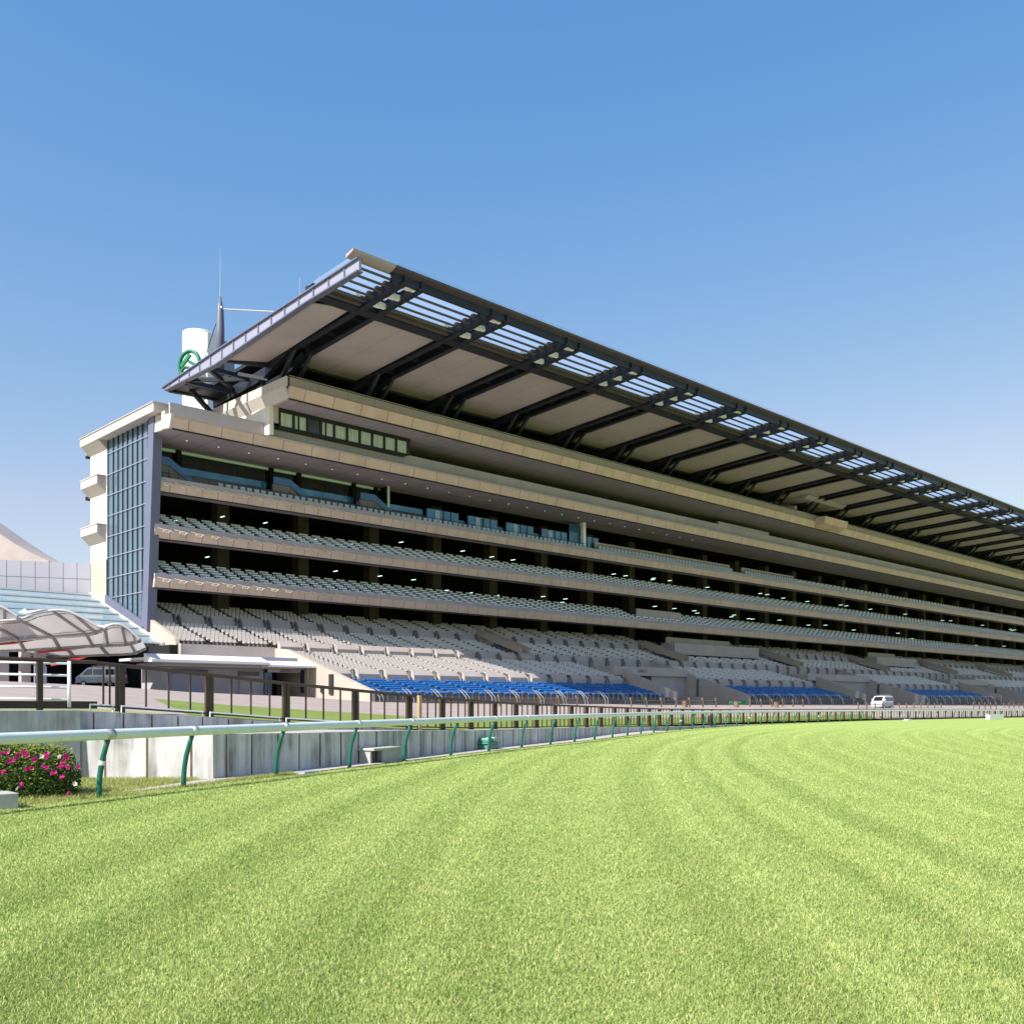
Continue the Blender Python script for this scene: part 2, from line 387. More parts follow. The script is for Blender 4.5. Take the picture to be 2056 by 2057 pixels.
# strip of grass just behind the fence
def strip(t0, t1, i0, i1, dz):
    rows = []
    for r in arows[i0:i1]:
        a = Vector(r[0]); ts = (0, .08, .16, .3)
        row = []
        for t in np.linspace(t0, t1, 5):
            k = max(j for j in range(4) if ts[j] <= t+1e-9); k = min(k, 2)
            u = (t-ts[k])/(ts[k+1]-ts[k]); row.append(tuple(Vector(r[k]).lerp(Vector(r[k+1]), u) + Vector((0, 0, dz))))
        rows.append(row)
    return rows
sheet('grass_strip', strip(.0, .18, 9, 34, .006), M['verge2'], 'strip of short grass behind the brown fence on the apron', 'grass')
# ------------------------------------------------------------------ grandstand
X0, XA, X1 = 43.0, 53.6, 345.0
GS = thing('grandstand', 'long multi level racecourse grandstand with tan terraces under a cantilever steel roof', 'grandstand', (54, 98, 2))
def deck(zl, x0, yf=97.3, lean=.25, hf=.9, hp=.55, pm='parapet', fm='tan2', rows=6, rise=.36, pitch=.8, back=116, soff=2.0):
    yo = yf-lean
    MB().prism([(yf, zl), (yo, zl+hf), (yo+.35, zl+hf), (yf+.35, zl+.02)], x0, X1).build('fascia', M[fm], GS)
    MB().prism([(yo+.06, zl+hf+.003), (yo+.06, zl+hf+hp), (yo+.3, zl+hf+hp), (yo+.3, zl+hf+.003)], x0, X1).build('parapet', M[pm], GS)
    MB().box(x0+.02, X1, yf+.36, yf+soff, zl+.03, zl+.12).build('soffit', M['soffit'], GS)
    MB().box(x0+.01, X1, yf-.035, yf+.3, zl-.055, zl-.003).build('drip_edge', M['winframe'], GS)
    pf = [(yf+.4, zl+.14), (yf+.4, zl+.75)]; y = yf+.9; z = zl+.75
    pf.append((y, z))
    for k in range(rows): z += rise; pf.append((y, z)); y += pitch; pf.append((y, z))
    pf += [(back, z), (back, z-.4), (yf+soff+1, z-.4-.2), (yf+soff+.02, zl+.14)]
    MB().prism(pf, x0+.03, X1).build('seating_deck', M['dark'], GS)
    return zl+.75
deck(13.5, X0); deck(18.6, X0); deck(23.5, X0, rows=3, rise=.45)
# level B: main wing edge, and its parapet; level A: top terrace
MB().prism([(93.0, 29.02), (92.75, 30.05), (93.5, 30.05), (93.3, 29.04)], X0, X1).build('fascia', M['tan'], GS)
MB().box(X0, X1, 92.95, 93.28, 28.95, 29.015).build('drip_edge', M['winframe'], GS)
MB().box(XA+.1, X1, 88.76, 89.08, 33.33, 33.395).build('drip_edge', M['winframe'], GS)
MB().prism([(92.7, 30.053), (92.62, 30.22), (93.9, 30.35), (93.9, 30.053)], X0, X1).build('ledge', M['concrete_lit'], GS)
MB().prism([(93.6, 30.36), (93.6, 31.75), (93.85, 31.75), (93.85, 30.36)], X0, X1).build('parapet', M['parapet'], GS)
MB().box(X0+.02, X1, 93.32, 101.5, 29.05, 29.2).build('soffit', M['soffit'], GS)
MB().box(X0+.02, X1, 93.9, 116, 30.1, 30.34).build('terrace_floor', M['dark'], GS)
MB().prism([(88.8, 33.4), (88.35, 34.55), (88.9, 34.55), (89.1, 33.42)], XA, X1).build('fascia', M['tan'], GS)
MB().prism([(88.55, 34.553), (88.55, 35.55), (88.8, 35.55), (88.8, 34.553)], XA, X1).build('parapet', M['parapetA'], GS)
MB().tube([(XA, 88.66, 35.72), (X1, 88.66, 35.72)], .035, 6).build('handrail', M['rail_metal'], GS)
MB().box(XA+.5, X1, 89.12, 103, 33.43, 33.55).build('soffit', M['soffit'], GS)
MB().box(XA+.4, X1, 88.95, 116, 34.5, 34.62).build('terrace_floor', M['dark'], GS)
# end return of level A (faces the left)
MB().prism([(XA+.1, 33.4), (XA-.55, 34.55), (XA-.2, 34.55), (XA+.45, 33.42)], 88.8, 113, 'y').build('end_fascia', M['pale'], GS)
MB().box(XA-.42, XA-.2, 88.56, 113, 34.553, 35.55).build('end_parapet', M['pale'], GS)
MB().box(XA, XA+.5, 92.6, 113, 30.36, 33.4).build('end_wall', M['wall'], GS)
MB().box(XA+.52, GX+.0, 92.6, 92.9, 31.76, 33.42).build('pier', M['stone'], GS)
# ribbon of windows under level A
wx0, wx1 = 54.75, 72.2; nw = 10; ww = (wx1-wx0)/nw
for k in range(nw):
    a = wx0+k*ww; b = a+ww
    fr = MB().box(a, a+.15, 92.45, 92.75, 31.42, 33.06).box(b-.15, b, 92.45, 92.75, 31.42, 33.06).box(a+.15, b-.15, 92.45, 92.75, 31.42, 31.5).box(a+.15, b-.15, 92.45, 92.75, 32.96, 33.06).build('window', M['winframe'], GS)
    MB().box(a+.15, b-.15, 92.56, 92.62, 31.5, 32.96).build('pane', M['windark'] if k in (2,) else M['curtain'], fr)
    if k in (1, 3):
        MB().box(a+.55, a+.75, 92.5, 92.555, 31.52, 32.94).build('mullion', M['winframe'], fr)
MB().box(wx0, wx1+.4, 92.52, 93.6, 33.06, 33.42).build('window_head', M['winframe'], GS)
MB().box(wx1, wx1+.3, 92.45, 94.5, 31.42, 33.06).build('window_jamb', M['winframe'], GS)
MB().box(wx0, wx1, 92.6, 93.55, 31.3, 31.415).build('window_sill', M['winframe'], GS)
# rear and inner walls
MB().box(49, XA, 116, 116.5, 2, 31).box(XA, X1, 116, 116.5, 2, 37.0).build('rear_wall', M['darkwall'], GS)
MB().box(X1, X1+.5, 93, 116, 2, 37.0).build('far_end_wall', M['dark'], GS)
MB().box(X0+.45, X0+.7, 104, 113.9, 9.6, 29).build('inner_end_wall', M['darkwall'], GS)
# columns
for k in range(27):
    x = GX + BAY*k
    if x > X1: break
    MB().box(x-.75, x+.75, 104.9, 106.4, 11.6, 29.0).build('column', M['column'], GS)
    if k > 1: MB().box(x-.5, x+.5, 105.0, 106.2, 34.6, 38).build('column', M['column'], GS)
# upper edge of the rear concourses behind the top seats
# ---- ceiling lights inside the decks
TL = MB().box(-.42, .42, -.06, .06, -.06, 0)
lp = []; ll = []; lg = []
for zi, (zc, nm) in enumerate(((17.85, 'second'), (22.75, 'third'))):
    for k in range(25):
        for j, dx in enumerate((1.9, 3.6, 6.6, 8.9)):
            if random.random() < .5 + .012*k: continue
            y = random.choice((101.2, 103.6, 107.5)) if zi == 0 else random.choice((102.0, 103.2, 108.0))
            lp.append((GX-BAY+BAY*k+dx+random.uniform(-.5, .5), y, zc))
            ll.append('lit fluorescent tube on the dark ceiling above the %s deck of white seats' % ('lower' if zi == 0 else 'upper')); lg.append('fluorescent lights above the %s deck' % ('lower' if zi == 0 else 'upper'))
# rotated so the tubes run into the depth
TLr = MB(); TLr.v = [(p[1]*1.0, p[0]*1.0, p[2]) for p in TL.v]; TLr.f = [f[::-1] for f in TL.f]
scatter('ceiling_light', TLr, lp, M['tube_light'], 300, labels=ll, cat='ceiling light', group=lg)
dl = MB().prism([(.09*math.cos(a), .09*math.sin(a)) for a in np.linspace(0, 2*PI, 9)[:-1]], -.03, 0, 'z')
scatter('downlight', dl, [(46.2+3.6*k, 96.6, 29.045) for k in range(26)], M['spot'], 100, parent=GS)
# ---- roof
RF = MB().prism([(76.8, 39.9), (76.8, 40.35), (108, 38.9), (108, 38.5)], 53.7, X1).build('roof', M['beam'], GS)
MB().slab([(48.26, 76.8, 38.90), (48.26, 93.4, 38.0), (53.69, 93.4, 38.85), (53.69, 76.8, 39.85)], -.08).build('end_roof', M['beam'], RF)
def zb(y): return 39.35 - .058*(y-69)
def soffit_bay(a, b):
    return MB().slab([(a, 77.3, zb(77.3)+.55), (a, 92.6, zb(92.6)+.45), (b, 92.6, zb(92.6)+.45), (b, 77.3, zb(77.3)+.55)], .1)
MB().slab([(48.3, 77.3, 38.55), (48.3, 92.9, 37.2), (53.4, 92.6, 38.1), (53.4, 77.3, 39.3)], .08).build('roof_soffit', M['roofsoffit'], RF)
def beam_mb(x):
    b = MB()
    # I-section following the roof, curving down to the column line at the rear
    for (z0, z1, w) in ((0, .16, .62), (1.0, 1.15, .62)):
        b.prism([(69.4, zb(69.4)+z0), (89.0, zb(89)+z0), (89.0, zb(89)+z1), (69.4, zb(69.4)+z1)], x-w/2, x+w/2)
    b.prism([(69.4, zb(69.4)+.16), (89.0, zb(89)+.16), (89.0, zb(89)+1.0), (69.4, zb(69.4)+1.0)], x-.06, x+.06)
    b.bar((x, 89.0, zb(89)+.35), (x, 94, 37.0), .62, .75); b.bar((x, 94, 37.0), (x, 105.2, 36.4), .62, 1.0)
    b.bar((x, 88.0, zb(88)+.1), (x, 90.6, 35.9), .34, .34)
    return b
for k in range(27):
    xc = GX + .15 + BAY*k
    if xc > X1: break
    for s in (-1.0, 1.0): beam_mb(xc+s).build('roof_beam', M['beam'], RF)
    for y in (70.4, 72.6, 74.8, 78.5, 83, 87.5):
        if k < 14: MB().box(xc-.68, xc+.68, y-.05, y+.05, zb(y)+.2, zb(y)+.95).build('cross_plate', M['beam'], RF)
    if k < 16:
        for y in (69.9, 72.2, 74.4):
            MB().box(xc-.62, xc+.05, y, y+.42, zb(y)-.03, zb(y)+.5).box(xc+.12, xc+.64, y+.05, y+.4, zb(y)+.02, zb(y)+.5).build('lamp_housing', M['lightbox'], RF)
    if xc + BAY < X1: soffit_bay(xc+1.35, xc+BAY-1.35).build('roof_soffit', M['roofsoffit'], RF)
# longitudinal members
MB().prism([(76.0, zb(76)+.05), (77.25, zb(77.2)+.05), (77.25, zb(77.2)+1.0), (76.0, zb(76)+1.0)], 48.4, X1).build('cross_beam', M['beam'], RF)
MB().prism([(91.9, zb(92)+.1), (92.5, zb(92)+.0), (92.5, zb(92)+.9), (91.9, zb(92)+.9)], 53.9, X1).build('cross_beam', M['beam'], RF)
segs = [(48.5, GX-1.2)] + [(GX+.15+BAY*k+1.4, GX+.15+BAY*(k+1)-1.4) for k in range(26)]
for i, (a, b) in enumerate(segs):
    lv = MB()
    for y in (69.9, 71.15, 72.4, 73.65, 74.9):
        z = zb(y)+.28
        lv.slab([(a, y-.12, z-.08), (b, y-.12, z-.08), (b, y+.52, z+.10), (a, y+.52, z+.10)], .10)
        lv.box(b-.5, b+.1, y+.1, y+.5, z+.20, z+.5)
    lv.build('louvre', M['slat'], RF)
    if i < 24:
        MB().slab([(a, 75.1, zb(75)+.62), (b-.3, 75.1, zb(75)+.62), (b-.3, 75.75, zb(75)+.66), (a, 75.75, zb(75)+.66)], .05).build('translucent_panel', M['translucent'], RF)
        MB().box(a, b, 75.55, 75.98, zb(75.8)+.2, zb(75.8)+.62).build('gutter', M['slat'], RF)
        MB().box(b-1.0, b-.5, 75.02, 75.5, zb(75)+.66, zb(75)+.9).build('lamp_housing', M['whitepaint'], RF)
def skymat():
    m, nt, b = nodes('skylight_sheet'); out = nt.nodes['Material Output']
    t = N(nt, 'ShaderNodeBsdfTransparent'); t.inputs[0].default_value = (.8, .9, 1, 1)
    tl = N(nt, 'ShaderNodeBsdfTranslucent'); tl.inputs[0].default_value = (.36, .43, .52, 1)
    ms = N(nt, 'ShaderNodeMixShader'); ms.inputs[0].default_value = .62
    nt.links.new(t.outputs[0], ms.inputs[1]); nt.links.new(tl.outputs[0], ms.inputs[2]); nt.links.new(ms.outputs[0], out.inputs[0])
    return m
M['skylight'] = skymat()
MB().slab([(48.3, 70.05, zb(70)+.95), (48.3, 76.75, zb(76.7)+.95), (X1, 76.75, zb(76.7)+.95), (X1, 70.05, zb(70)+.95)], .03).build('skylight', M['skylight'], RF)
# front fascia of the roof: raked panel
fp = [(70.0, 40.0), (68.95, 40.33), (68.9, 40.52), (70.0, 40.3)]
MB().prism(fp, 47.9, 52.5).build('roof_edge', M['fasciaPale'], RF)
MB().prism(fp, 52.5, X1).build('roof_edge', M['fasciaDark'], RF)
MB().prism([(69.6, zb(69.6)+.1), (69.9, zb(69.9)+.1), (69.9, 40.15), (69.6, 40.15)], 52.6, X1).build('edge_beam', M['beam'], RF)
MB().tube([(48.0, 69.4, 40.95), (X1, 69.4, 40.95)], .02, 5).build('lightning_wire', M['rim'], RF)
# end girder with bluish web panels, tail and rear truss
eg = [(68.2, 38.35), (76.3, 38.05), (93.4, 36.7), (105.5, 36.75), (106.3, 37.2), (93.4, 38.1), (76.3, 39.0), (68.2, 39.45)]
MB().prism(eg, 48.0, 48.25).build('end_girder', M['lav'], RF)
fl = MB(); up = [eg[4], eg[5], eg[6], eg[7]]; lo = [eg[3], eg[2], eg[1], eg[0]]
for pl in (up, lo):
    for p, q in zip(pl[:-1], pl[1:]): fl.bar((48.1, p[0], p[1]), (48.1, q[0], q[1]), .62, .13)
for y in np.arange(70.3, 105.5, 2.45):
    zt = np.interp(y, [68.2, 76.3, 93.4, 106.3], [39.45, 39.0, 38.1, 37.2]); z0 = np.interp(y, [68.2, 76.3, 93.4, 105.5], [38.35, 38.05, 36.7, 36.75])
    fl.box(47.92, 48.0, y-.11, y+.11, z0, zt)
fl.build('girder_flange', M['navy'], RF)
tr = MB()
for (a, b, w) in (((48.3, 105.3, 36.9), (54, 104.5, 36.9), .5), ((48.3, 101, 36.9), (54, 96, 37.2), .35), ((48.3, 96, 37.0), (54, 101, 37.0), .35), ((48.3, 101, 36.8), (54.0, 101, 36.8), .4),
                  ((48.3, 96.5, 37.2), (54, 96.5, 37.2), .35), ((48.3, 93.2, 37.2), (54, 92.9, 37.9), .4), ((54, 105, 36.9), (54, 93, 37.6), .55), ((54, 99, 37), (54.4, 99.5, 34.8), .45),
                  ((54, 95.5, 37), (54.4, 93.0, 34.8), .35), ((54, 97.5, 37), (54.3, 95.5, 34.8), .3), ((54, 102, 36.9), (54.4, 103, 33.5), .5), ((50, 103.5, 36.8), (54.2, 104.5, 34), .4), ((51.8, 96, 37.2), (54, 93.5, 36.5), .3)):
    tr.bar(a, b, w, w*1.2)
tr.build('end_truss', M['beam'], RF)
pts = [(48.4, 102.2, 36.78), (53.6, 101.8, 36.78), (53.6, 105.4, 36.78), (48.4, 105.6, 36.78)]
MB().slab(pts, .25).build('tail_plate', M['beam'], RF)
# openings at the back of the top terrace: little bright windows in groups
ob = MB()
for k in range(3, 24):
    x = GX + BAY*k
    for i in range(7):
        for j in (0, 1):
            if random.random() < .25: continue
            ob.box(x+2.2+i*.85, x+2.62+i*.85, 103.9, 104.0, 36.2+.75*j, 36.65+.75*j)
ob.build('clerestory', mat('clerestory_pane', (.35, .38, .30), .3, .4, 1.2), GS)
MB().box(55.2, X1, 104.05, 104.3, 34.7, 38.0).build('terrace_back_wall', M['dark'], GS)
# ---- left end of the wing
XE = 42.9
gp = [(109.1, 30.84), (96.6, 30.84), (98.9, 10.0), (109.1, 13.6)]
MB().slab([(XE+.05, y, z) for y, z in gp], .06).build('end_glazing', M['endglass'], GS)
for y in (109.0, 107.5, 106.2, 104.95, 103.7, 102.4, 101.15, 99.9, 98.5):
    zl = np.interp(y, [98.9, 109.1], [10.0, 13.6]); 
    if y < 98.9: zl = (98.9-y)/(98.9-96.6)*20.95+10
    MB().box(XE-.06, XE+.045, y-.07, y+.07, zl, 30.95).build('mullion', M['beam'], GS)
for z in (29.3, 26.95, 24.65, 22.35, 20.05, 17.75, 15.45, 13.2):
    yr = np.interp(z, [10, 30.95], [98.9, 96.6]); yl = 109.1 if z > 13.6 else np.interp(z, [10, 13.6], [98.9, 109.1])
    MB().box(XE-.09, XE-.062, yr, yl, z-.035, z+.035).build('transom', M['lav'], GS)
MB().prism([(97.6, 30.94), (96.25, 30.94), (98.0, 9.0), (99.35, 9.6)], XE-.35, XE+.6).build('slanted_column', M['navy'], GS)
MB().prism([(99.3, 9.1), (99.3, 10.1), (109.1, 13.6), (109.1, 12.5)], XE-.3, XE+.1).build('sloping_sill', M['navy'], GS)
MB().box(XE-.02, XE+3.4, 109.15, 114.0, 17.6, 30.84).build('end_wall', M['wall'], GS)
MB().box(XE-.14, XE+.4, 109.15, 113.7, 12.2, 17.58).build('base_wall', M['stone'], GS)
MB().box(41.8, 44.7, 94.7, 114.3, 30.85, 31.72).build('roof_parapet', M['pale'], GS)
MB().box(41.7, 44.75, 94.62, 114.4, 31.723, 31.82).build('coping', M['concrete_lit'], GS)
MB().prism([(41.9, 30.845), (42.86, 29.9), (43.2, 29.9), (43.2, 30.845)], 109.2, 114.2, 'y').build('parapet_soffit', M['pale'], GS)
for z in (26.0, 20.55):
    MB().prism([(41.85, z+.9), (41.85, z), (XE-.03, z-.95), (XE+.3, z-.95), (XE+.3, z+.9)], 109.35, 114.2, 'y').box(41.78, XE+.3, 109.28, 114.3, z+.903, z+1.0).build('balcony_ledge', M['pale'], GS)
MB().box(XE-.3, X0+.9, 93.9, 94.68, 29.1, 30.9).build('wing_corner', M['pale'], GS)
MB().prism([(93.0, 29.0), (92.6, 30.06), (92.5, 30.3), (96.2, 30.9), (96.4, 29.2)], X0-.35, X0-.02).build('wing_end_cap', M['pale'], GS)
MB().box(X0+.9, XA, 93.86, 116, 31.0, 31.3).build('wing_roof', M['concrete_pink'], GS)
# brackets on the near fascias
bk = MB()
bk.tube([(-.75, -.02, .12), (.1, -.02, .0), (.1, -.1, 0), (.75, -.1, -.06)], .045, 5)
bk.tube([(-.15, -.12, -.06), (.28, -.16, -.30), (.55, -.12, -.08)], .05, 5); bk.tube([(-.15, -.12, -.06), (-.28, -.14, -.26), (.28, -.16, -.30)], .04, 5)
for zl, n in ((13.5, 13), (18.6, 13), (23.5, 13)):
    scatter('bracket', bk, [(44.0+1.8*k, 96.98, zl+.88) for k in range(n)], M['bracket'], 60, parent=GS)
# ---- level C boxes and balconies
cd = 24.4
MB().box(X0+.6, 74.2, 101.2, 101.3, cd+.9, 29.0).build('box_glazing', M['darkglass'], GS)
MB().box(X0+.6, 74.2, 101.0, 101.19, 28.75, 29.02).build('glass_edge', M['greenglow'], GS)
MB().box(74.2, 74.4, 99.2, 101.2, cd+1.0, 29.0).build('partition', M['darkglass'], GS)
MB().box(74.15, 74.42, 99.05, 99.19, cd+1.0, 29.0).build('glass_edge', M['greenglow'], GS)
for x in (47.3, 58.6, 62.3, 73.4-3.2, 73.6): MB().box(x-.28, x+.28, 100.7, 101.15, cd+.6, 29.0).build('box_pier', M['dark'], GS)
for x in (50.5, 54.5, 66.3): MB().box(x-.05, x+.05, 101.1, 101.18, cd+.9, 28.74).build('glazing_bar', M['beam'], GS)
MB().box(X0+.6, 92, 99.6, 99.75, cd+.25, cd+1.75).box(X0+.6, 92, 98.7, 98.85, cd, cd+.95).build('riser', M['concrete_pink'], GS)
for k, x in enumerate((45.0, 59.5, 71.5)):
    MB().prism([(98.2, cd), (98.2, cd+2.1), (98.5, cd+2.1), (98.5, cd)], x-2.2, x).slab([(x, 98.2, cd+2.1), (x+2.6, 97.9, cd+.2), (x, 97.9, cd+.2)], .12).build('stair_flank', M['concrete_pink'], GS)
    MB().slab([(x-2.2, 98.15, cd+2.12), (x, 98.15, cd+2.12), (x, 98.15, cd+2.95), (x-2.2, 98.15, cd+2.95)], .05).slab([(x, 98.15, cd+2.12), (x+2.7, 97.7, cd+.2), (x+2.7, 97.7, cd+1.0), (x, 98.15, cd+2.95)], .05).build('stair_glass', M['bluerail'], GS)
for a, b in ((46.6, 57.2), (61.4, 69.2), (73.6, 80.2)):
    MB().box(a, b, 99.5, 99.56, cd+1.8, cd+2.5).build('balustrade', M['blueglass'], GS)
pb = MB().box(.08, .62, 0, .05, .02, .42).box(0.0, .05, -.03, .03, -.05, .6)
scatter('rail_panel', MB().box(.1, .68, 0, .05, .05, .55), [(50.2+.86*k, 97.55, cd+.45) for k in range(70)], M['paleblue'], 90, parent=GS)
MB().tube([(X0+.3, 97.5, cd+1.15), (110.5, 97.5, cd+1.15)], .03, 5).build('handrail', M['beam'], GS)
rp = MB().box(-.03, .03, -.03, .03, -.2, .7)
scatter('rail_post', rp, [(44.0+1.72*k, 97.5, cd+.45) for k in range(39)], M['beam'], 60, parent=GS)
# blue glazed rooms further along
x = 80.4
while x < 110:
    MB().box(x, x+5.6, 99.1, 99.2, cd+.6, cd+2.7).build('blue_glazing', M['blueglass'], GS)
    MB().box(x+1.5, x+2.3, 99.04, 99.095, cd+.7, cd+2.6).build('blind', M['paleblue'], GS)
    for q in (0, 2.9, 4.2): MB().box(x+q, x+q+.06, 99.0, 99.09, cd+.6, cd+2.7).build('glazing_bar', M['beam'], GS)
    MB().box(x+5.65, x+7.1, 99.4, 99.9, cd+.3, cd+1.9).build('glass_screen', M['bluerail'], GS)
    x += 7.2
MB().box(110.5, 111.1, 98.4, 99, cd+.3, 29).build('white_column', M['whitepaint'], GS)
MB().box(108, 110.3, 99.0, 99.1, cd+.6, 28.6).build('glass_screen', M['bluerail'], GS)
for a, b in ((113.5, 150.5), (154.5, 173)):
    MB().box(a, b, 98.6, 98.9, cd+.4, cd+1.95).build('beige_parapet', M['stone'], GS)
    MB().box(a, b, 98.0, 98.05, cd+.15, cd+1.25).build('rail_glass', M['paleblue'], GS)
    MB().tube([(a, 97.95, cd+1.5), (b, 97.95, cd+1.5)], .03, 5).build('handrail', M['beam'], GS)
    bb = MB()
    for q in np.arange(a, b, .9): bb.box(q, q+.04, 97.93, 97.97, cd+.1, cd+1.5)
    bb.build('balusters', M['beam'], GS)
# commentary bay on the top terrace
MB().prism([(88.2, 33.5), (86.9, 34.1), (86.5, 35.3), (88.5, 35.3), (88.5, 33.5)], 163, 171.5).build('commentary_bay', M['tan'], GS)
MB().box(156.5, 171, 89.5, 100, 35.4, 36.0).build('commentary_floor', M['parapet'], GS)
MB().prism([(88.0, 38.0), (87.0, 38.5), (87.4, 39.0), (99, 38.9), (99, 38.0)], 158, 172).build('commentary_roof', M['parapet'], GS)
MB().prism([(89.0, 36.0), (89.0, 36.6), (95, 37.7), (96.5, 37.7), (96.5, 36.0)], 156.6, 157.2).box(156.6, 157.4, 95, 97, 36.0, 38.0).build('commentary_wall', M['parapet'], GS)
MB().box(140, 156, 93.9, 94.4, 31.8, 32.35).build('equipment_rack', M['parapet'], GS)
# ------------------------------------------------------------------ lower stand (terracing)
def seatprof():
    p = [(74.6, 1.0), (74.6, 2.0)]; y, z = 75.0, 2.0
    rowsB = []; p.append((y, z))
    for k in range(7): z += .225; p.append((y, z)); rowsB.append((y, z)); y += .98; p.append((y, z))
    y = 82.0; p.append((82.0, z)); p.append((83.0, 4.5)); y, z = 83.0, 4.5; rows3 = []
    for k in range(9): z += .225; p.append((y, z)); rows3.append((y, z)); y += .9; p.append((y, z))
    p.append((91.3, 6.6)); p.append((91.9, 7.25)); y, z = 91.9, 7.25; rows2 = []
    for k in range(8): z += .28; p.append((y, z)); rows2.append((y, z)); y += .92; p.append((y, z))
    p.append((99.5, 9.6)); p.append((100.0, 10.3)); y, z = 100.0, 10.3; rows1 = []
    for k in range(6): z += .31; p.append((y, z)); rows1.append((y, z)); y += .9; p.append((y, z))
    p += [(116, z), (116, 1.0)]
    return p, rowsB, rows3, rows2, rows1
prof, RB, R3, R2, R1 = seatprof()
BLK = [(54.1, 101.0), (118.5, 153.0), (176.5, 214), (236, 279), (300, X1)]      # blue/front blocks; gates stand between them
TR = thing('terrace', 'stepped concrete lower terrace of the grandstand with rows of fixed seats', 'terrace', (54, 90, 2))
front = [q for q in prof if q[0] <= 91.3]
lower = front + [(91.9, 6.6), (91.9, 1.0)]
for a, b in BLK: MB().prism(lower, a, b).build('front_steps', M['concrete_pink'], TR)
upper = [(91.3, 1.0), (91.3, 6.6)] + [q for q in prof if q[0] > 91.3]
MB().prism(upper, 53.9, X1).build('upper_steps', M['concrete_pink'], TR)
up2 = [(92.2, 4.0), (92.2, 7.25)] + [q for q in prof if q[0] > 92.0 and q[1] > 1.5] + [(116, 4.0)]
MB().prism(up2, X0+.3, 53.9).build('upper_steps', M['concrete_pink'], TR)
MODS = [43.2 + 3.6*k for k in range(84)]
def inblk(x, w=3.6): return any(a-.2 <= x and x+w <= b+.2 for a, b in BLK)
STX = [90.3 + 36*k for k in range(8)]
def stair_hit(x): return any(s-.6 < x+1.8 < s+2.2 for s in STX)
# low walls in front of each seat block, broken by stair gaps
wl = MB().box(.15, 2.75, -.12, .12, 0, 1.08)
wl2 = MB().box(.15, 2.75, -.16, .16, 0, .16)
P3 = [(x, 82.2, 3.6) for x in MODS if inblk(x)]; P2 = [(x, 91.35, 6.62) for x in MODS if x > 53]; P1 = [(x, 99.55, 9.62) for x in MODS]
wlm = MB().prism([(-.14, 0), (-.14, .95), (.30, 1.52), (.46, 1.52), (.46, 0)], .12, 2.82)
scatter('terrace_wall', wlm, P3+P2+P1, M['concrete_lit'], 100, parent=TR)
# stair gaps: dark well, newel and a pair of bent pipe rails
st = MB()
for k in range(4): st.box(2.86, 3.68, .12+.28*k, .12+.28*(k+1), 0, .26*(k+1))
st.box(2.84, 2.98, -.5, -.36, -.2, 1.35)
scatter('stair', st, P3+P2+P1, M['concrete_pink'], 100, parent=TR)
hr = MB()
for dx in (2.85, 3.62):
    hr.tube([(dx, -.55, -.15), (dx, -.5, .55), (dx, -.2, .92), (dx, .6, 1.55), (dx, .75, 1.0)], .03, 5)
hr.tube([(3.25, -.2, 0), (3.25, -.1, .8), (3.25, .5, 1.3)], .03, 5)
scatter('stair_rail', hr, P3+P2+P1, M['rail_metal'], 100, parent=TR)
# sloping flank walls, at the ends of the front blocks
def flank(x0, x1, yf, yb, zf, zt, h0, name='flank_wall', m='stone'):
    MB().prism([(yf, zf), (yf, zt), (yb, zt+(yb-yf)*.300), (yb, zf)], x0, x1).build(name, M[m], TR)
MB().prism([(74.2, 1.0), (74.2, 2.75), (89.0, 7.15), (92.0, 7.4), (92.0, 1.0)], 53.55, 54.05).build('flank_wall', M['stone'], TR)
MB().prism([(92.0, 5.5), (92.0, 7.4), (92.3, 8.0), (99.8, 10.9), (99.8, 5.5)], X0-.1, X0+.3).build('flank_wall', M['stone'], TR)
for i, (a, b) in enumerate(BLK):
    if b < X1-1: MB().prism([(74.2, .8), (74.2, 2.9), (83.0, 6.0), (83.0, .8)], b, b+.45).build('flank_wall', M['concrete_lit'], TR)
    if i:
        MB().prism([(74.2, .8), (74.2, 2.6), (82.6, 5.2), (82.6, .8)], a-.45, a).build('flank_wall', M['concrete_lit'], TR)
        MB().prism([(83.2, .8), (83.2, 5.4), (91.2, 8.0), (91.2, .8)], a-.5, a-.02).build('flank_wall', M['concrete_lit'], TR)
        g0, g1 = BLK[i-1][1]+.5, a-.5
        MB().box(g0-.45, g1-.02, 84.5, 91.3, 5.3, 6.5).build('gate_lintel', M['concrete_lit'], TR)
        MB().box(g0+8.5, g1-.05, 85, 91.2, .8, 5.29).build('gate_wall', M['concrete_lit'], TR)
        MB().box(g0-.4, g0+.6, 85, 91.2, .8, 5.29).build('gate_pier', M['stone'], TR)
        MB().box(g0+.6, g0+8.5, 90.8, 91.25, .8, 5.29).build('gate_back', M['dark'], TR)
        MB().box(g0+4.5, g0+8.4, 84.9, 84.95, 1.6, 3.2).build('gate_railing', M['bluerail'], TR)
        MB().prism([(76, 1.0), (76, 2.3), (84, 2.6), (84, 1.0)], g1-9, g1-8.7).build('low_wall', M['concrete_lit'], TR)
for s in STX:
    for q in (s, s+1.5): MB().prism([(91.4, 8.0), (91.4, 8.9), (100.3, 11.9), (100.3, 10.9)], q, q+.14).build('stair_parapet', M['stone'], TR)
    MB().prism([(91.5, 8.1), (99.9, 11.0), (99.9, 10.9), (91.5, 8.0)], s+.15, s+1.49).build('stair_ramp', M['concrete_lit'], TR)
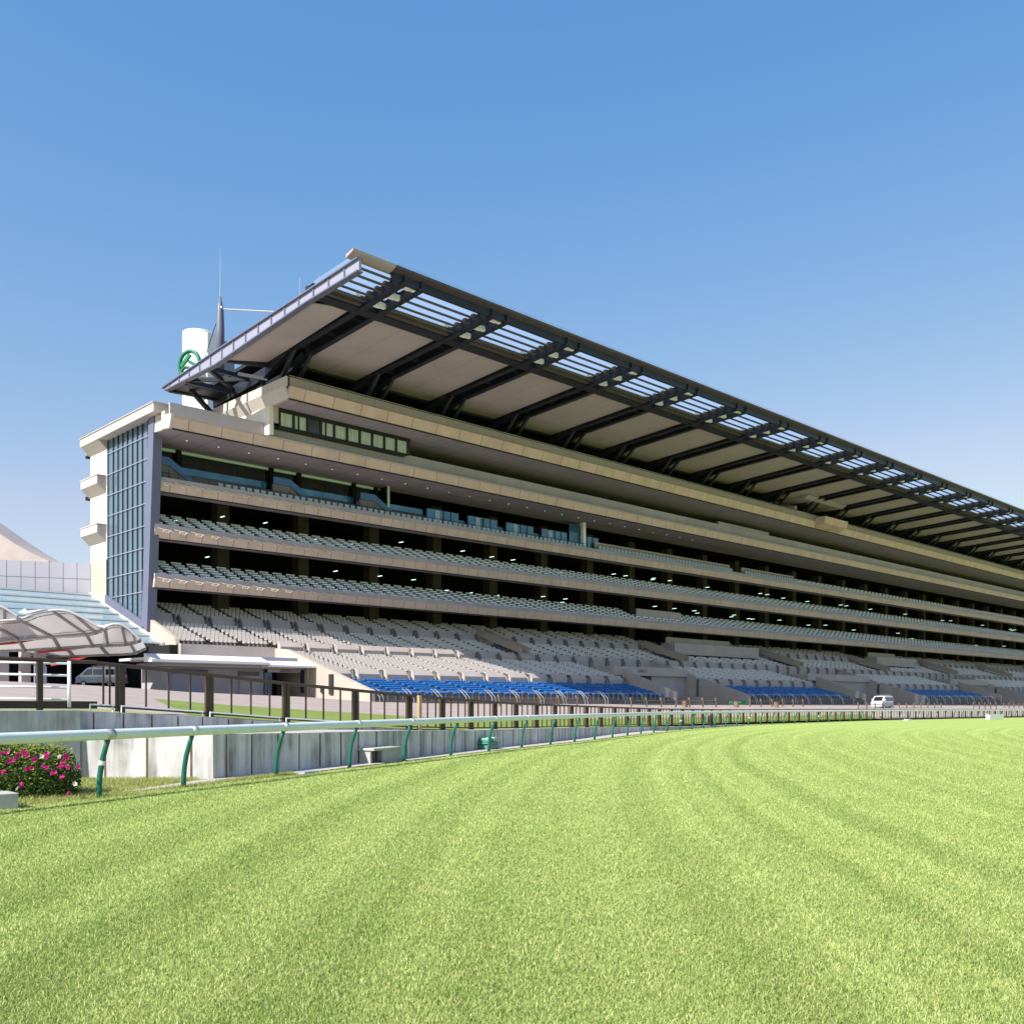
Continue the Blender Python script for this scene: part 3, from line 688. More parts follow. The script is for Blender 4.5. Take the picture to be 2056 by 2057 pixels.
# guest box parapets set into the upper seats
for a, b in ((132, 158), (206, 226)):
    MB().box(a, b, 97.2, 97.5, 9.6, 11.5).box(a, a+.3, 97.5, 100, 9.6, 11.5).build('guest_box', M['concrete_lit'], TR)
    MB().box(a+1, b-6, 99.6, 99.9, 11.5, 12.6).build('guest_box_back', M['stone'], TR)
# ---- seats
sg = MB()   # moulded bucket seat
sg.add([(-.2, -.2, .36), (.2, -.2, .36), (.2, .16, .32), (-.2, .16, .32), (-.2, .24, .60), (.2, .24, .60), (-.12, .25, .66), (.12, .25, .66),
        (-.2, -.2, .30), (.2, -.2, .30), (.2, .22, .27), (-.2, .22, .27), (-.2, .29, .60), (.2, .29, .60), (-.12, .29, .65), (.12, .29, .65)],
       [(0, 1, 2, 3), (3, 2, 5, 4), (4, 5, 7, 6), (9, 8, 11, 10), (10, 11, 12, 13), (13, 12, 14, 15), (0, 8, 9, 1), (1, 9, 10, 2), (2, 10, 13, 5), (5, 13, 15, 7), (7, 15, 14, 6), (6, 14, 12, 4), (4, 12, 11, 3), (3, 11, 8, 0)])
sg.box(-.04, .04, .05, .2, 0, .31)
gp_, gl, gg = [], [], []
for rows, nm, x0 in ((R3, 'front', 54.2), (R2, 'middle', 44), (R1, 'rear', 44)):
    for (y, z) in rows:
        for mx in MODS:
            if nm == 'front' and not inblk(mx): continue
            if mx < x0-1 : continue
            if nm != 'front' and stair_hit(mx) and nm == 'middle': continue
            if nm == 'rear' and any(a-1 < mx+1.8 < b+1 for a, b in ((132, 158), (206, 226))): continue
            if nm == 'middle' and any(a-1 < mx+1.8 < b+1 for a, b in ((132, 158), (206, 226))) and y > 96.5: continue
            for i in range(6):
                gp_.append((mx+.24+.49*i, y+.45, z)); gl.append(None); gg.append(nm)
lab = {'front': 'pale grey moulded seat in the sunlit front block behind the blue benches', 'middle': 'pale grey moulded seat in the middle block of the lower terrace', 'rear': 'pale grey moulded seat in the shaded rear block under the first deck'}
gl = [lab[n] for n in gg]; gg = ['grey seats of the %s block' % n for n in gg]
scatter('stadium_seat', sg, gp_, M['gseat'], 300, labels=gl, cat='seat', group=gg, restname='stadium_seats', restlabel='thousands of pale grey moulded seats filling the lower terrace blocks')
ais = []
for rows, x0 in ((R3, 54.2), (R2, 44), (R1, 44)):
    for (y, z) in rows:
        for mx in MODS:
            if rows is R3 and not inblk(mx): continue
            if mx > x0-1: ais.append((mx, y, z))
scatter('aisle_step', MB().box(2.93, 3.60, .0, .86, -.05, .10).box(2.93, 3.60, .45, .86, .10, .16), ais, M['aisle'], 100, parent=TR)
# blue bench rows: six blue seats on one beam
bs = MB()
for i in range(6):
    x = .18+.5*i
    bs.add([(x, 0, .40), (x+.44, 0, .40), (x+.44, .34, .37), (x, .34, .37), (x, .42, .47), (x+.44, .42, .47), (x, 0, .35), (x+.44, 0, .35), (x+.44, .40, .33), (x, .40, .33), (x, .45, .46), (x+.44, .45, .46)],
           [(0, 1, 2, 3), (3, 2, 5, 4), (7, 6, 9, 8), (8, 9, 10, 11), (0, 6, 7, 1), (1, 7, 8, 2), (2, 8, 11, 5), (5, 11, 10, 4), (4, 10, 9, 3), (3, 9, 6, 0)])
bs.box(.2, 3.1, .15, .22, .26, .32)
for q in (.5, 1.65, 2.8): bs.box(q-.03, q+.03, .15, .22, 0, .26)
bp_ = [(mx, y+.3, z) for (y, z) in RB for mx in MODS if inblk(mx)]
scatter('seat_bench', bs, bp_, M['bseat'], 300, labels='row unit of six bright blue seats at the front of the terrace', cat='seat bench', group='blue seat benches along the front', restname='seat_benches', restlabel='further rows of bright blue seat benches down the front of the terrace')
# front railings below the blue seats
fr_ = MB()
for q in (0, .9, 1.8, 2.7): fr_.tube([(q, 0, -1.1), (q, 0, .35)], .025, 5)
for q in (.3, .75): fr_.tube([(q, -.9, -1.15), (q, -.7, -.2), (q, .1, .45), (q, .5, .6)], .03, 5)
fr_.tube([(0, 0, .35), (3.6, 0, .35)], .025, 5)
fpos = [(mx, 74.55, 2.35) for mx in MODS if inblk(mx)]
scatter('front_railing', fr_, fpos, M['rail_metal'], 100, parent=TR)
for a, b in BLK: MB().box(a, b, 74.35, 74.58, .6, 1.9).build('front_kerb', M['concrete_pink'], TR)
# ---- white deck seats: pairs in chequered rows
def wunit(w):
    u = MB()
    u.box(0, w, .0, .38, .27, .31)
    u.add([(0, .36, .51), (w, .36, .51), (w, .42, .68), (0, .42, .68), (0, .41, .51), (w, .41, .51), (w, .47, .68), (0, .47, .68)], [(0, 1, 2, 3), (5, 4, 7, 6), (3, 2, 6, 7), (1, 0, 4, 5), (0, 3, 7, 4), (2, 1, 5, 6)])
    for q in (.15, w-.15): u.box(q-.03, q+.03, .37, .42, .31, .51)
    for q in (.15, w-.15): u.box(q-.03, q+.03, .1, .3, 0, .36)
    return u
W = 1.2; PW = 1.8
wp, wlb, wg = [], [], []
for zl, nm in ((13.5, 'lowest'), (18.6, 'middle')):
    for k in range(6):
        z = zl+.75+.36*(k+1); y = 97.3+.9+.8*k+.15
        off = .12
        x = 43.6 + off - .0
        while x < X1-2:
            if not (nm == 'lowest' and 124 < x < 137 and k > 2): wp.append((x, y, z)); wg.append(nm)
            x += PW
for k in range(5):      # far part of the third deck
    x = 174
    while x < X1-2: wp.append((x, 97.3+.9+.8*k+.15, 23.5+.75+.36*(k+1))); wg.append('third'); x += PW
for k in range(3):
    x = 196
    while x < X1-2: wp.append((x, 94.2+.8*k, 31.1+.36*k)); wg.append('third'); x += PW
scatter('deck_seat', wunit(W), wp, M['wseat'], 300, labels=['white bench seat in the chequered rows of the %s open deck' % n for n in wg], cat='seat', group=['white seats on the %s deck' % n for n in wg], restname='deck_seats', restlabel='further white bench seats running along the open decks')
MB().box(125, 137, 99.6, 99.9, 15.5, 16.9).build('deck_parapet', M['concrete_lit'], GS)
# ------------------------------------------------------------------ gate pavilion at the left end
GT = thing('gate_building', 'low entrance building with white canopy and GATE 1 sign under the terrace end', 'gate building', (46, 90, 2.3))
MB().box(X0+.1, 53.54, 91.4, 91.9, 6.15, 7.45).build('roof_wall', M['concrete_lit'], GT)
MB().box(37, 53.5, 84.92, 91.35, 5.5, 5.72).build('canopy_roof', M['canopywhite'], GT)
MB().prism([(83.2, 5.25), (83.2, 5.48), (84.9, 6.02), (84.9, 5.25)], 36.6, 48.2).build('canopy_edge', M['canopywhite'], GT)
MB().prism([(83.4, 5.08), (83.4, 5.26), (84.9, 5.70), (84.9, 5.08)], 48.25, 53.5).build('canopy_edge', M['canopywhite'], GT)
MB().box(38.5, 53.2, 85.2, 91, 4.95, 5.3).build('ceiling_band', M['pavilion'], GT)
MB().box(39.2, 49.6, 86.8, 91.5, 1.6, 4.95).build('front_wall', M['pavilion'], GT)
MB().box(40.0, 43.6, 86.66, 86.79, 2.4, 4.3).build('shutter', M['lav'], GT)
MB().box(40.0, 43.6, 86.64, 86.79, 4.32, 4.75).build('signboard', M['inkgrey'], GT)
MB().box(46.9, 49.0, 86.64, 86.79, 2.3, 4.2).build('door', M['pavilion'], GT)
MB().box(46.8, 49.0, 86.62, 86.79, 4.25, 4.65).build('signboard', M['inkgrey'], GT)
MB().box(49.62, 53.5, 91, 91.3, 1.6, 4.95).build('gate_back', M['dark'], GT)
MB().box(49.62, 50.4, 86.6, 86.8, 1.8, 4.7).build('glass_door', M['bluerail'], GT)
MB().box(49.6, 53.5, 85.9, 86.1, 4.62, 4.98).build('gate_lintel', M['pavilion'], GT)
MB().box(53.3, 53.53, 85.6, 86.0, 2.6, 4.9).build('notice_board', M['ink'], GT)
def text(s, size, m, loc, rot, name, parent, ext=.015):
    c = bpy.data.curves.new(name, 'FONT'); c.body = s; c.size = size; c.extrude = ext
    c.materials.append(m); o = bpy.data.objects.new(name, c); COL.objects.link(o)
    bpy.context.view_layer.update()
    me = bpy.data.meshes.new_from_object(o.evaluated_get(bpy.context.evaluated_depsgraph_get())); bpy.data.objects.remove(o)
    o = bpy.data.objects.new(name, me); COL.objects.link(o)
    o.parent = parent; o.location = Vector(loc) - parent_loc(parent); o.rotation_euler = rot; WL[o.name] = Vector(loc)
    return o
text('GATE 1', .42, M['ink'], (50.9, 85.87, 4.68), (PI/2, 0, 0), 'lettering', GT)
text('GATE 2', .62, M['inkgrey'], (106.2, 84.46, 5.75), (PI/2, 0, 0), 'lettering', TR)
nb = MB().box(53.4, 53.54, 80.3, 81.0, 2.4, 4.4).box(53.4, 53.54, 82.0, 82.5, 2.6, 3.2)
tag(nb.build('notice_board', M['ink']), 'dark notice boards fixed to the sunlit sloping side wall', 'notice board')
# ------------------------------------------------------------------ left: atrium, panel wall, curved hall
AT = thing('glass_atrium', 'sloping glazed atrium roof with white bars left of the grandstand end', 'atrium', (36, 105, 9))
def atz(y): return 14.0 + (y-113.6)*.345
MB().slab([(26, 113.5, atz(113.5)), (26, 95, atz(95)), (42.5, 95, atz(95)), (42.5, 113.5, atz(113.5))], -.06).build('glazing', M['atrium'], AT)
for i in range(8):
    y = 113.0 - 2.6*i; MB().bar((26, y, atz(y)+.1), (42.6, y, atz(y)+.1), .26, .16).build('purlin', M['whitepaint'], AT)
for i in range(8):
    x = 26.5+2.25*i; MB().bar((x, 113.4, atz(113.4)-.14), (x, 95, atz(95)-.14), .08, .14).build('rafter', M['lav'], AT)
MB().prism([(94.5, 7.2), (94.5, atz(94.5)+.25), (113.6, atz(113.6)+.25), (113.6, atz(113.6)-.6)], 42.55, 42.85).build('edge_kerb', M['pale'], AT)
MB().bar((26, 113.5, 14.1), (25.6, 95, 7.7), .4, .4).build('edge_frame', M['lav'], AT)
MB().box(24, 42.4, 112.0, 113.4, 3, 11).build('hall_back', M['darkwall'], AT)
MB().box(42.2, 45.2, 92.5, 95.0, 6.4, 6.95).box(42.6, 44.6, 93.2, 95, 4.6, 6.39).build('corner_block', M['canopywhite'], AT)
PW_ = thing('panel_wall', 'lavender grey metal panel wall with square joints beside the white end wall', 'wall', (39, 115, 14))
A_, B_ = Vector((42.75, 113.6, 0)), Vector((33.6, 117.9, 0))
MB().slab([A_+Vector((0, 0, 13.6)), B_+Vector((0, 0, 13.6)), B_+Vector((0, 0, 17.55)), A_+Vector((0, 0, 17.55))], .3).build('panels', M['panelwall'], PW_)
jt = MB(); nrm = (B_-A_).cross(Vector((0, 0, 1))).normalized()*-.012
d_ = (B_-A_).normalized(); nn = Vector((d_.y, -d_.x, 0)); nn = nn if nn.y < 0 else -nn
for i in range(8):
    p = A_.lerp(B_, i/7.0)+nn*.004
    jt.bar(p+Vector((0, 0, 13.6)), p+Vector((0, 0, 17.55)), .05, .012, up=nn)
jt.bar(A_+nn*.004+Vector((0, 0, 15.75)), B_+nn*.004+Vector((0, 0, 15.75)), .012, .05)
jt.build('panel_joints', M['inkgrey'], PW_)
HL = MB(); hp = [at(-60, 1030, 128), at(0, 1072, 128), at(30, 1092, 128), at(60, 1109, 128), at(98, 1127, 128), at(100, 1215, 128), at(-60, 1215, 128)]
HL.slab(hp, -8)
tag(HL.build('curved_hall', M['concrete_lit']), 'pale stone building with a concave swooping roofline at the far left', 'building')
# membrane canopies
def patch(name, label, up, lo, fu, fl, ribs, arch, grp):
    r0 = at(up[0][0], up[0][1], fu); T = thing(name, label, 'canopy', (r0.x, r0.y, 3), grp)
    nu = 24; nv = 4
    def curve(P, t):
        n = len(P)-1; k = min(int(t*n), n-1); u = t*n-k
        p0, p1, p2, p3 = P[max(k-1, 0)], P[k], P[k+1], P[min(k+2, n)]
        return tuple(.5*((2*p1[i]) + (-p0[i]+p2[i])*u + (2*p0[i]-5*p1[i]+4*p2[i]-p3[i])*u*u + (-p0[i]+3*p1[i]-3*p2[i]+p3[i])*u**3) for i in (0, 1))
    def pt(t, v):
        a = at(*curve(up, t), fu); b = at(*curve(lo, t), fl); p = a.lerp(b, v); p.z += arch*math.sin(PI*v); return p
    g = MB(); V = [[pt(i/nu, j/nv) for j in range(nv+1)] for i in range(nu+1)]
    g.v = [tuple(p) for r in V for p in r] + [tuple(p+Vector((0, 0, .05))) for r in V for p in r]
    k = (nu+1)*(nv+1); w = nv+1
    g.f = [(i*w+j, i*w+j+1, (i+1)*w+j+1, (i+1)*w+j) for i in range(nu) for j in range(nv)]
    g.f += [tuple(q+k for q in f[::-1]) for f in g.f]
    g.build('membrane', M['membrane'], T, smooth=True)
    for v in (0, 1): MB().tube([pt(i/nu, v)-Vector((0, 0, .06)) for i in range(nu+1)], .12, 8).build('edge_tube', M['tube'], T, smooth=True)
    for t in ribs: MB().tube([pt(t, j/8)-Vector((0, 0, .12)) for j in range(9)], .13, 8).build('rib_tube', M['tube'], T, smooth=True)
    lc = MB()
    for v in (.13, .87):
        for i in range(3, 118):
            if random.random() < .1: continue
            a = pt(i/120, v)-Vector((0, 0, .10)); b = pt((i+.5)/120, v)-Vector((0, 0, .10)); lc.bar(a, b, .2, .03)
    for t in ribs:
        for j in range(2, 14):
            a = pt(min(1, t+.012), j/15)-Vector((0, 0, .08)); b = pt(min(1, t+.012), (j+.5)/15)-Vector((0, 0, .08)); lc.bar(a, b, .1, .02)
    tag(lc.build('lacing', M['lacing'], T), kind='stuff')
    return T
Z6 = 320/1931
def zz(L, ox=0, oy=1040): return [(ox+u*Z6, oy+v*Z6) for u, v in L]
G_ = 'white membrane canopies over the left entrance'
patch('membrane_canopy', 'uppermost arched membrane canopy peeking in at the left edge', zz([(-300, 1000), (0, 1062), (120, 1122), (222, 1190)]), zz([(-300, 1238), (0, 1246), (140, 1248), (232, 1226)]), 80, 83, (.45,), .0, G_)
patch('membrane_canopy', 'largest arched membrane canopy in front of the glass atrium roof', zz([(-560, 1250), (-160, 1248), (236, 1222), (430, 1150), (640, 1115), (820, 1122), (1010, 1205), (1240, 1338)]), zz([(-160, 1490), (230, 1466), (640, 1428), (850, 1412), (1050, 1400), (1140, 1386), (1200, 1369), (1250, 1345)]), 80.5, 84, (1/7, 2/7, 4/7, 5.4/7), .0, G_)
patch('membrane_canopy', 'long low strip of membrane canopy running under the big arch', zz([(-160, 1490), (230, 1466), (640, 1428), (1050, 1400), (1250, 1345)]), zz([(-60, 1606), (300, 1598), (725, 1573), (1130, 1545), (1262, 1538)]), 84, 87, (.25, .5, .75), .0, G_)
patch('membrane_canopy', 'small arched membrane canopy at the right end beside the white block', zz([(1254, 1345), (1340, 1292), (1480, 1290), (1600, 1372), (1700, 1470)]), zz([(1266, 1538), (1400, 1531), (1530, 1525), (1640, 1500), (1712, 1477)]), 83.5, 87, (.1, .5, .78), .0, G_)
patch('membrane_canopy', 'lowest membrane canopy strip just above the dark fence top', zz([(300, 1598), (725, 1573), (1130, 1545), (1530, 1525), (1712, 1477)]), zz([(300, 1676), (800, 1672), (1230, 1658), (1600, 1640), (1768, 1578)]), 87, 89, (.3, .55, .8), .0, G_)
for L, lb in (([(225, 1150), (300, 1100), (330, 1132), (565, 1104), (300, 1160)], 'white winged bracket on the ridge of the largest canopy'), ([(1185, 1300), (1260, 1305), (1400, 1276), (1290, 1325), (1230, 1330)], 'white winged bracket between the two canopy arches')):
    tag(MB().slab([at(*p, 80.3) for p in zz(L)], .12).build('canopy_bracket', M['whitepaint']), lb, 'bracket', 'white canopy brackets')
def banner(L, fw, label):
    b = MB(); b.slab([at(*p, fw) for p in zz(L)], .04); o = b.build('banner', M['red']); tag(o, label, 'banner', 'red banners under the canopy')
    c = MB(); q = zz(L); c.slab([at(q[0][0]*.7+q[2][0]*.3+2, q[0][1]*.8+q[2][1]*.2+2.2, fw-.2), at(q[1][0]*.6+q[0][0]*.4, q[1][1]*.6+q[0][1]*.4+2, fw-.2), at(q[1][0]*.6+q[0][0]*.4, q[1][1]*.6+q[0][1]*.4+3.2, fw-.2)], .03)
    c.build('lettering_band', M['gold'], o)
banner([(-60, 1525), (450, 1480), (180, 1532), (-60, 1550)], 84.5, 'red pennant banner at the left edge beneath the big canopy')
banner([(465, 1615), (970, 1592), (800, 1618), (465, 1642)], 86.5, 'red pennant banner over the dark passage behind the white gate')
banner([(600, 1730), (1060, 1690), (880, 1745), (620, 1800)], 76, 'red pennant banner half hidden behind the fence corner')
# dark entrance hall under the canopies, with pillars
EH = thing('entrance_hall', 'dark open entrance hall with grey pillars under the membrane canopies', 'hall', (30, 98, 3))
MB().box(5, 41.2, 101.5, 102, 3.0, 7.4).build('back_wall', M['dark'], EH)
MB().box(5, 42.2, 99.5, 102, 7.2, 7.5).build('ceiling', M['dark'], EH)
MB().box(41.3, 42.1, 90, 102, 2.6, 7.2).build('side_wall', M['darkwall'], EH)
for px in (50, 80, 6): 
    p = at(px, 1340, 88); MB().box(p.x-.4, p.x+.4, p.y-.4, p.y+.4, 3.2, 7.2).build('pillar', M['parapet'], EH)
MB().box(41.5, 53, 86.0, 86.3, 5.8, 6.12).build('roof_edge', M['lav'], EH)
NB = MB(); p = at(82, 1358, 60); NB.box(p.x-.35, p.x+.35, p.y-.04, p.y+.04, p.z-.7, p.z+.6); NB.box(p.x-.05, p.x+.05, p.y-.03, p.y+.03, p.z-1.6, p.z-.7)
tag(NB.build('notice_sign', M['lav']), 'small upright notice sign with red heading on the paving at the left', 'sign')
# tower with round emblem and mast
tc = at(402, 1000, 135)
TW = thing('cylindrical_tower', 'white cylindrical stair tower rising behind the roof end', 'tower', (tc.x, tc.y, 3))
circ = [(tc.x+2.35*math.cos(a), tc.y+2.35*math.sin(a)) for a in np.linspace(0, 2*PI, 33)[:-1]]
MB().prism(circ, 3, at(402, 672, 135).z, 'z').build('shaft', M['canopywhite'], TW, smooth=False)
p = at(440, 690, 137); MB().box(p.x-2.0, p.x+1.6, p.y-1.5, p.y+1.5, 20, p.z).build('lift_box', M['lav'], TW)
p = at(425, 673, 133.2); MB().box(p.x-.9, p.x+.7, p.y-.6, p.y+.9, 20, p.z).build('rib', M['canopywhite'], TW)
ec = at(381, 733, 131.0)
EM = thing('emblem', 'green ring emblem with angular strokes mounted on the white tower', 'emblem', tuple(ec))
ex = Vector((-.30, .954, 0)) ; ex = Vector((.45, -.893, 0)); ez = Vector((0, 0, 1))
def ep(u, v): return ec + ex*u + ez*v
MB().tube([ep(1.62*math.cos(a), 1.85*math.sin(a)) for a in np.linspace(0, 2*PI, 41)], .26, 8, False).build('ring', M['emblem'], EM, smooth=True)
MB().bar(ep(-1.35, -.1), ep(.1, 1.4), .3, .5, ex).build('stroke', M['emblem'], EM)
MB().bar(ep(-.1, .45), ep(1.0, -.15), .3, .45, ex).build('stroke', M['emblem'], EM)
MB().tube([ep(-.5+.75*math.cos(a), -.9+.62*math.sin(a)) for a in np.linspace(-.3, 3.6, 16)], .2, 6).build('stroke', M['emblem'], EM)
MB().bar(ep(1.0, 0) + Vector((.2, .3, 0)), ep(1.0, 0)+Vector((2.2, 2.2, 0)), .2).bar(ep(-.2, -.4)+Vector((.2, .3, 0)), ep(-.2, -.4)+Vector((2.2, 2.2, 0)), .2).build('frame', M['rim'], EM)
mb = at(441, 720, 117)
MS = thing('mast', 'tapering blue grey steel mast with a thin spire on the roof end', 'mast', tuple(mb))
def mp(px, py): return at(px, py, 117)
MB().tube([mp(442, 760), mp(442.5, 660), mp(442.5, 622), mp(442.5, 596)], [.55, .5, .40, .12], 16).build('pole', M['navy'], MS, smooth=True)
MB().tube([mp(442.5, 600), mp(442.8, 500)], [.07, .03], 6).build('spire', M['rim'], MS)
MB().tube([mp(440, 620), mp(447, 620)], .35, 10).build('collar', M['rim'], MS)
MB().tube([mp(446, 621), at(560, 627, 112)], .10, 6).build('strut', M['rim'], MS)
MB().tube([mp(440, 632), at(408, 730, 124)], .05, 5).build('stay', M['beam'], MS)
for px, y0, y1, lb in ((602, 557, 600, 'short thin antenna on the roof right of the mast'), (640, 553, 570, 'hooked wire antenna near the roof corner')):
    o = MB().tube([at(px, y0, 112), at(px, y1, 112)], [.03, .06], 5)
    if px == 640: o.tube([at(px, y0, 112), at(px+11, y0+4, 112)], .03, 5)
    tag(o.build('antenna', M['rim']), lb, 'antenna')
# ------------------------------------------------------------------ retaining walls
def wallpoly(name, label, P, Zt, Zb, th, joints, m='conc'):
    T = thing(name, label, 'wall', (P[0][0], P[0][1], Zb[0]))
    b = MB(); n = len(P); off = []
    for i in range(n):
        d = (Vector(P[min(i+1, n-1)]) - Vector(P[max(i-1, 0)])).normalized(); off.append(Vector((-d.y, d.x)))
    vs = []
    for i in range(n):
        q = Vector(P[i]) + off[i]*th
        vs += [(P[i][0], P[i][1], Zb[i]-.2), (P[i][0], P[i][1], Zt[i]), (q.x, q.y, Zt[i]), (q.x, q.y, Zb[i]-.2)]
    fs = [(i*4+a, (i+1)*4+a, (i+1)*4+(a+1) % 4, i*4+(a+1) % 4) for i in range(n-1) for a in range(4)] + [(0, 1, 2, 3), (n*4-1, n*4-2, n*4-3, n*4-4)]
    b.add(vs, fs).build('wall_body', M[m], T)
    jb = MB(); dist = 0; nxt = joints*.6
    for i in range(n-1):
        a, c = Vector((*P[i], 0)), Vector((*P[i+1], 0)); L = (c-a).length; nrm = Vector((*off[i], 0))
        while nxt < dist+L:
            t = (nxt-dist)/L; q = a.lerp(c, t) - nrm*.002; zt = Zt[i]+(Zt[i+1]-Zt[i])*t; z0 = Zb[i]+(Zb[i+1]-Zb[i])*t
            jb.bar((q.x, q.y, z0), (q.x, q.y, zt-.03), .035+.02*random.random(), .012, up=nrm); nxt += joints*random.uniform(.93, 1.07)
        dist += L
    if joints < 50: jb.build('joints', M['concjoint'], T)
    return T
WB2 = [(8.28, 22.62)] + WALLB; WT2 = [1.06] + WALLT; WZ = [0] + [ztrack(x)-.02 for x, y in WALLB]
wallpoly('retaining_wall', 'long stained concrete retaining wall running beside the white rail', WB2, WT2, WZ, .3, .95)
wallpoly('retaining_wall', 'streaked grey concrete wall behind the azalea bush at the left', [(-8, 21.2), (8.25, 22.55)], [1.6, 1.56], [0, 0], .5, 99)
wallpoly('retaining_wall', 'low stepped concrete wall with dark joints under the fence', [(8.27, 22.9), (12.1, 24.35), (14.7, 25.0), (19.9, 25.55)], [1.55, 1.36, 1.17, .82], [.9, .9, .85, .7], .35, .86)
MB_ = MB().bar((-8, 21.18, 1.09), (8.25, 22.53, 1.05), .012, .03); tag(MB_.build('wall_joint', M['ink']), 'dark horizontal joint across the streaked concrete wall', 'joint')
# sloping ground between lower and upper wall tops
rows = []
for (a, b) in (((8.6, 22.4, 1.04), (8.3, 22.9, 1.06)), ((10.45, 20.7, 1.0), (12.1, 24.3, 1.0)), ((13.3, 21.8, .93), (14.7, 24.95, .95)), ((17.6, 23.5, .86), (19.9, 25.5, .80)), ((23.0, 26.2, .70), (25, 28.0, .62)), ((29.5, 29.2, .58), (30.2, 30.6, .5)), ((34.5, 31.6, .48), (36, 33.4, .40)), ((40.5, 34.85, .31), (40.9, 35.6, .29))):
    rows.append([a, b])
sheet('ramp', rows, M['path'], 'pinkish ramp surface between the two concrete walls', 'ramp')
# ------------------------------------------------------------------ brown fence
FP = [(-14, 23.0, 1.66), (2.0, 23.55, 1.62)] + [q for q in FEN[2:]]
def along(P, step, start=0):
    out = []; dist = 0; nxt = start
    for i in range(len(P)-1):
        a, c = Vector(P[i]), Vector(P[i+1]); L = (c.xy-a.xy).length
        while nxt < dist+L: out.append(a.lerp(c, (nxt-dist)/L)); nxt += step
        dist += L
    return out
FC = thing('fence', 'dark brown metal fence with thin bars and thick double posts along the apron', 'fence', (9.3, 24.4, 1.57))
FH = 1.14
nodes_ = along(FP[2:], 2.72, .7); left = along([FP[2], FP[1], FP[0]], 2.72, 1.4)
allp = [Vector((9.33, 24.4, 1.57))] + nodes_
dk = 0
for i, p in enumerate(allp[:88]):
    q = allp[i+1]; d = (q-p).normalized(); w = .1 if i < 2 else .0
    if i: MB().box(p.x-.05, p.x+.05, p.y-.06, p.y+.06, p.z-.12, p.z+FH).box(p.x-.17, p.x-.09, p.y-.05, p.y+.05, p.z-.02, p.z+FH-.02).build('post', M['brown'], FC)
    b = MB(); nb_ = 4 if i < 40 else 3
    for k in range(1, nb_):
        r = p.lerp(q, k/nb_); b.box(r.x-.018, r.x+.018, r.y-.025, r.y+.025, r.z+.06, r.z+FH-.03)
    b.bar(p+Vector((0, 0, .08)), q+Vector((0, 0, .08)), .04, .05)
    b.build('bar_panel', M['brown'], FC)
for p, q in zip([allp[0]]+left[:-1], left):
    MB().box(q.x-.06, q.x+.06, q.y-.06, q.y+.06, q.z-.1, q.z+FH).build('post', M['brown'], FC)
    MB().bar(p+Vector((0, 0, .1)), q+Vector((0, 0, .1)), .05, .18).build('bar_panel', M['brown'], FC)
MB().tube([tuple(allp[0]+Vector((0, 0, FH)))] + [tuple(p+Vector((0, 0, FH+.01))) for p in allp[1:90]], .055, 6).build('top_rail', M['brown'], FC)
MB().tube([tuple(p+Vector((0, 0, FH+.02))) for p in [allp[0]]+left], .055, 6).build('top_rail', M['brown'], FC)
gp0 = onZ(812, 1464, .85); 
tag(MB().box(allp[5].x+.15, allp[5].x+.27, allp[5].y-.3, allp[5].y-.18, .5, allp[5].z+FH+.02).build('gate_post', M['tanpost']), 'single tan post standing in front of the brown fence', 'post')
# low pipe rails on the wall kerb
kp = [Vector((8.9, 23.95, 1.56)), Vector((9.75, 24.2, 1.52)), Vector((12.35, 24.65, 1.34)), Vector((15.0, 25.15, 1.14)), Vector((17.6, 25.5, .97)), Vector((20.4, 25.9, .80))]
for i in range(len(kp)-1):
    a, b = kp[i]+(kp[i+1]-kp[i]).normalized()*.12, kp[i+1]-(kp[i+1]-kp[i]).normalized()*.12
    t = MB().tube([a-Vector((0, 0, .04)), a+Vector((0, 0, .13)), b+Vector((0, 0, .13)), b-Vector((0, 0, .04))], .022, 6)
    tag(t.build('kerb_rail', M['railwhite']), ['short pale pipe rail nearest the white gate on the wall kerb', 'second pale pipe rail along the wall kerb below the fence', 'third pale pipe rail from the gate, below the fence', 'fourth pale pipe rail from the gate, where the white rail nears it', 'farthest pale pipe rail, just above the racing rail'][i], 'pipe rail', 'low pipe rails along the wall kerb')
# white tube gate
WG = thing('tube_gate', 'white four bar tubular gate on top of the concrete wall at the left', 'gate', tuple(at(140, 1420, 23.2)))
for y in (1329, 1353, 1377.5, 1402): MB().tube([at(-180, y-3, 23.2), at(139, y+4, 23.2)], .03, 10).build('bar', M['whitepaint'], WG, smooth=True)
a, b = at(139.5, 1328, 23.1), at(139.5, 1421, 23.1); MB().tube([a, (a+b)/2, b], .042, 12).build('post', M['whitepaint'], WG, smooth=True)
